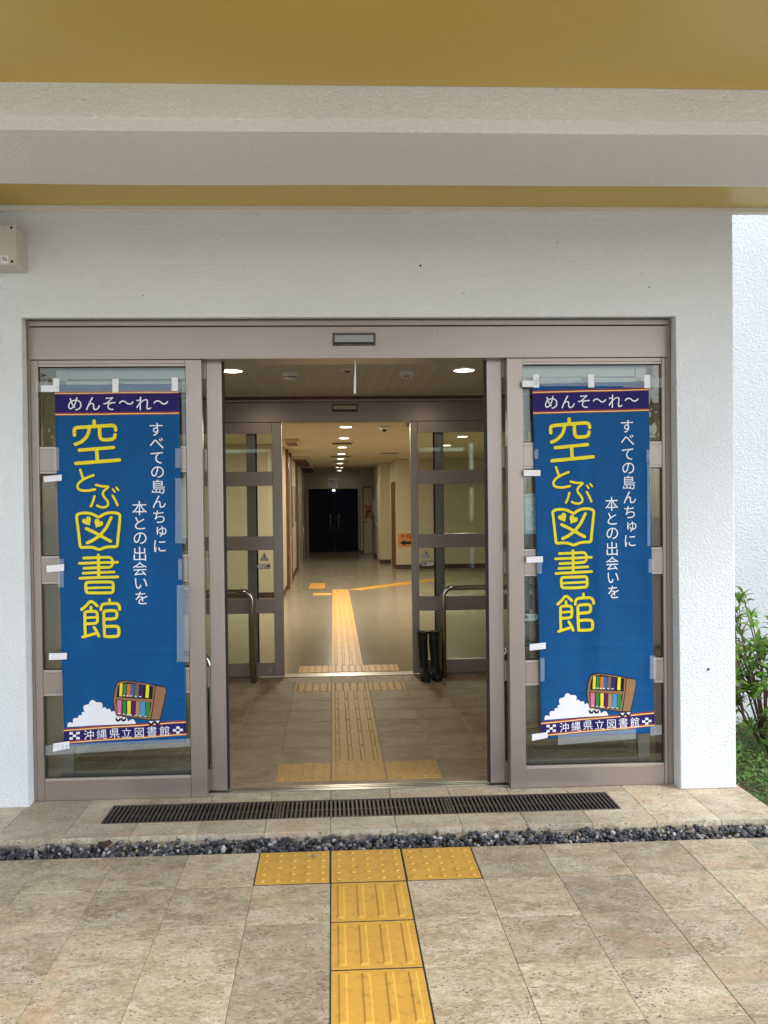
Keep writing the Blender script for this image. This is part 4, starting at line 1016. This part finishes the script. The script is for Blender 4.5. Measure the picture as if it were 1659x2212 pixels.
# ---------------------------------------------------------------- planting
def leaf_mesh(L=1., W=.34):
    V = [(0, 0, 0)]; F = []
    prof = [(.15, .45), (.4, .95), (.62, .85), (.85, .4)]
    for a, b in prof:
        z = .10*math.sin(a*math.pi)-.18*a*a
        V += [(-W*b/2*L, a*L, z*L+.06*b*L), (0, a*L, z*L), (W*b/2*L, a*L, z*L+.06*b*L)]
    V.append((0, L, -.2*L)); F += [(0, 2, 1), (0, 3, 2)]
    for k in range(3):
        i = 1+3*k; F += [(i, i+1, i+4, i+3), (i+1, i+2, i+5, i+4)]
    F += [(10, 11, 13), (11, 12, 13)]
    me = bpy.data.meshes.new('leaf'); me.from_pydata(V, [], F)
    for p in me.polygons: p.use_smooth = True
    return me
lm = leaf_mesh(); lm2 = leaf_mesh(1., .5)
def rosette(parent, p, d, n, size, mesh, mat):
    q = Vector(d).normalized().to_track_quat('Z', 'Y')
    for k in range(n):
        el = rad(R.uniform(-5, 62)); az = 2*math.pi*k/n*1.62+R.uniform(-.3, .3)
        o = link('leaf', mesh, mat, parent)
        rot = q @ Matrix.Rotation(az, 3, 'Z').to_quaternion() @ Matrix.Rotation(el, 3, 'X').to_quaternion()
        o.rotation_mode = 'QUATERNION'; o.rotation_quaternion = rot
        s = size*R.uniform(.7, 1.15); o.scale = (s, s, s); o.location = p+rot @ Vector((0, .004, 0))-Vector(d)*R.uniform(0, .03)
def shrub(label, base, stems, nleaf, size, group):
    t = thing('garden_shrub', label, 'shrub', base, group)
    bm = bmesh.new(); tips = []
    for tip, sub in stems:
        tip = Vector(tip); mid = tip*.5+Vector((R.uniform(-.05, .05), R.uniform(-.05, .05), -.02))
        pts = [Vector((0, 0, 0)), mid*.55, mid, mid.lerp(tip, .5)+Vector((R.uniform(-.02, .02), 0, 0)), tip]
        tube_bm(bm, pts, [.0085, .0075, .006, .0045, .0025], 6); tips.append((tip, (tip-mid).normalized()))
        for _ in range(sub):
            f0 = R.uniform(.45, .9); st = pts[2].lerp(tip, max(0, (f0-.45)/.55)); dr = ((tip-mid).normalized()+Vector((R.uniform(-1, 1), R.uniform(-1, 1), R.uniform(-.1, .9)))).normalized()
            e = st+dr*R.uniform(.08, .19); tube_bm(bm, [st, st.lerp(e, .5)+Vector((0, 0, .008)), e], [.004, .003, .0018], 5); tips.append((e, dr))
    link('stems', finish(bm, 'stems', True), 'bark', t)
    for e, d in tips: rosette(t, e, (d+Vector((0, 0, .5))).normalized(), nleaf, size, lm, 'leaf')
    for e, d in tips[::3]: rosette(t, e-Vector((0, 0, .05)), (d+Vector((R.uniform(-.6, .6), R.uniform(-.6, .6), .1))).normalized(), 4, size*.9, lm, 'leaf')
    return t
shrub('leafy green shrub with reddish stems against the white wing wall', (2.66, 5.02, -.04),
      [((-.19, 0, .33), 3), ((-.22, -.05, .62), 4), ((-.13, .02, .97), 3), ((-.05, .08, .84), 4), ((.04, -.04, .66), 4), ((-.18, .05, .76), 4), ((-.12, -.06, .52), 3), ((.15, .05, .80), 3), ((.28, -.03, .62), 2), ((-.25, .10, 1.0), 1), ((-.24, -.08, .48), 3), ((-.10, -.10, .70), 3), ((-.20, -.04, .88), 3), ((-.02, -.10, .50), 3), ((-.23, .0, .40), 3)], 8, .086, 'garden shrubs')
shrub('low leafy shrub at the right edge beside the taller one', (2.90, 4.86, -.04), [((-.12, 0, .30), 3), ((-.24, .03, .22), 3), ((-.30, .0, .30), 3), ((.05, 0, .36), 3), ((-.02, -.08, .24), 3), ((-.34, .1, .16), 2)], 7, .085, 'garden shrubs')
st = thing('garden_stake', 'weathered bamboo stake leaning among the shrub branches', 'stake', (2.50, 5.12, -.04)); tube('pole', [(-.05, 0, 0), (.055, 0, .66)], .018, 'stake', st, 12); lathe('hollow_end', [(.014, .0), (.014, .002)], 'dark', st, 12).location = (.0552, 0, .6605)
lb = thing('plant_tag', 'small clear plastic plant tag hanging on the shrub', 'plant tag', (2.455, 4.98, .40)); box('tag', (0, .03, 0, .002, -.06, 0), 'greyglass', lb)
def cover():
    rng = np.random.default_rng(5); V, F = [], []; b = 0
    base = np.array([(0, 0, 0), (-.3, .5, .06), (0, .45, 0), (.3, .5, .06), (0, 1, -.1)]); fb = [(0, 2, 1), (0, 3, 2), (1, 2, 4), (2, 3, 4)]
    k = 0
    while k < 8200:
        x = 2.14+rng.random()**1.3*2.2; y = rng.uniform(3.9, 5.58)
        dens = .25+.75*min(1, max(0, (y-4.15-.5*math.sin(x*7)*.2)/.5)) if x < 2.75 else 1
        if rng.random() > dens: k += 1; continue
        s = rng.uniform(.016, .042); z = -.033+abs(rng.normal(0, .022))+(.02 if y > 4.8 else 0)
        az = rng.uniform(0, 2*math.pi); el = rng.uniform(-.2, .9)
        p = base*s; c, sn = math.cos(el), math.sin(el); p = np.stack([p[:, 0], p[:, 1]*c-p[:, 2]*sn, p[:, 1]*sn+p[:, 2]*c], 1)
        c, sn = math.cos(az), math.sin(az); p = np.stack([p[:, 0]*c-p[:, 1]*sn, p[:, 0]*sn+p[:, 1]*c, p[:, 2]], 1)+np.array([x, y, z])
        V.append(p); F += [tuple(i+b for i in f) for f in fb]; b += 5; k += 1
    for _ in range(220):
        x = 2.15+rng.random()*2; y = rng.uniform(4.2, 5.55); h = rng.uniform(.04, .11); dx, dy = rng.normal(0, .03, 2); wv = .003
        V.append(np.array([(x-wv, y, -.035), (x+wv, y, -.035), (x+dx*.5, y+dy*.5, h*.7), (x+dx, y+dy, h)])); F += [(b, b+1, b+2), (b, b+2, b+3)]; b += 4
    me = bpy.data.meshes.new('ground_cover'); me.from_pydata(np.concatenate(V).tolist(), [], F); return me
tag(link('ground_cover', cover(), 'cover'), 'low green weeds and grass covering the soil right of the porch', 'ground cover', kind='stuff')
_fl = MAT.setdefault('petal', simple('yellow_petal', (.75, .65, .05), .6))
def wide_leaf_plant(x, y, label):
    t = thing('broadleaf_weed', label, 'plant', (x, y, -.035), 'broadleaf weeds')
    for k in range(6):
        o = link('leaf', lm2, 'cover', t); o.rotation_euler = (rad(R.uniform(10, 45)), 0, k*1.05+R.uniform(-.2, .2)); s = R.uniform(.06, .10); o.scale = (s, s, s); o.location = (0, 0, .02)
wide_leaf_plant(2.62, 4.62, 'broad leaved weed low in the garden near the right edge'); wide_leaf_plant(2.36, 4.95, 'broad leaved weed close behind the white wall corner'); wide_leaf_plant(2.47, 4.45, 'broad leaved weed just off the porch edge')
# unseen trees added behind the viewer to give the glass something to mirror
for k, (x, y, s) in enumerate(((-7, -11, 1.0), (1, -14, 1.3), (9, -10, 1.0))):
    t = thing('reflection_tree', ('left', 'middle', 'right')[k]+' leafy tree added behind the viewer for the glass to reflect', 'tree', (x, y, -.05), 'unseen trees added for reflections')
    tube('trunk', [(0, 0, 0), (.05, 0, 1.4*s), (-.05, .1, 2.6*s)], [.16*s, .12*s, .07*s], 'bark', t, 10)
    rng = np.random.default_rng(20+k); V, F = [], []
    for c in range(900):
        d = rng.normal(size=3); d /= np.linalg.norm(d); rr = 1.5*s*(.55+.45*rng.random()); p = d*rr*np.array([1.1, 1.1, .8])+np.array([0, 0, 3.3*s]); q = rng.normal(size=(3, 3))*.16*s
        b = len(V); V += (p+q).tolist(); F.append((b, b+1, b+2))
    me = bpy.data.meshes.new('crown'); me.from_pydata(V, [], F); link('crown', me, 'cover', t)
bpy.data.objects.remove(_to); bpy.data.curves.remove(_tc)
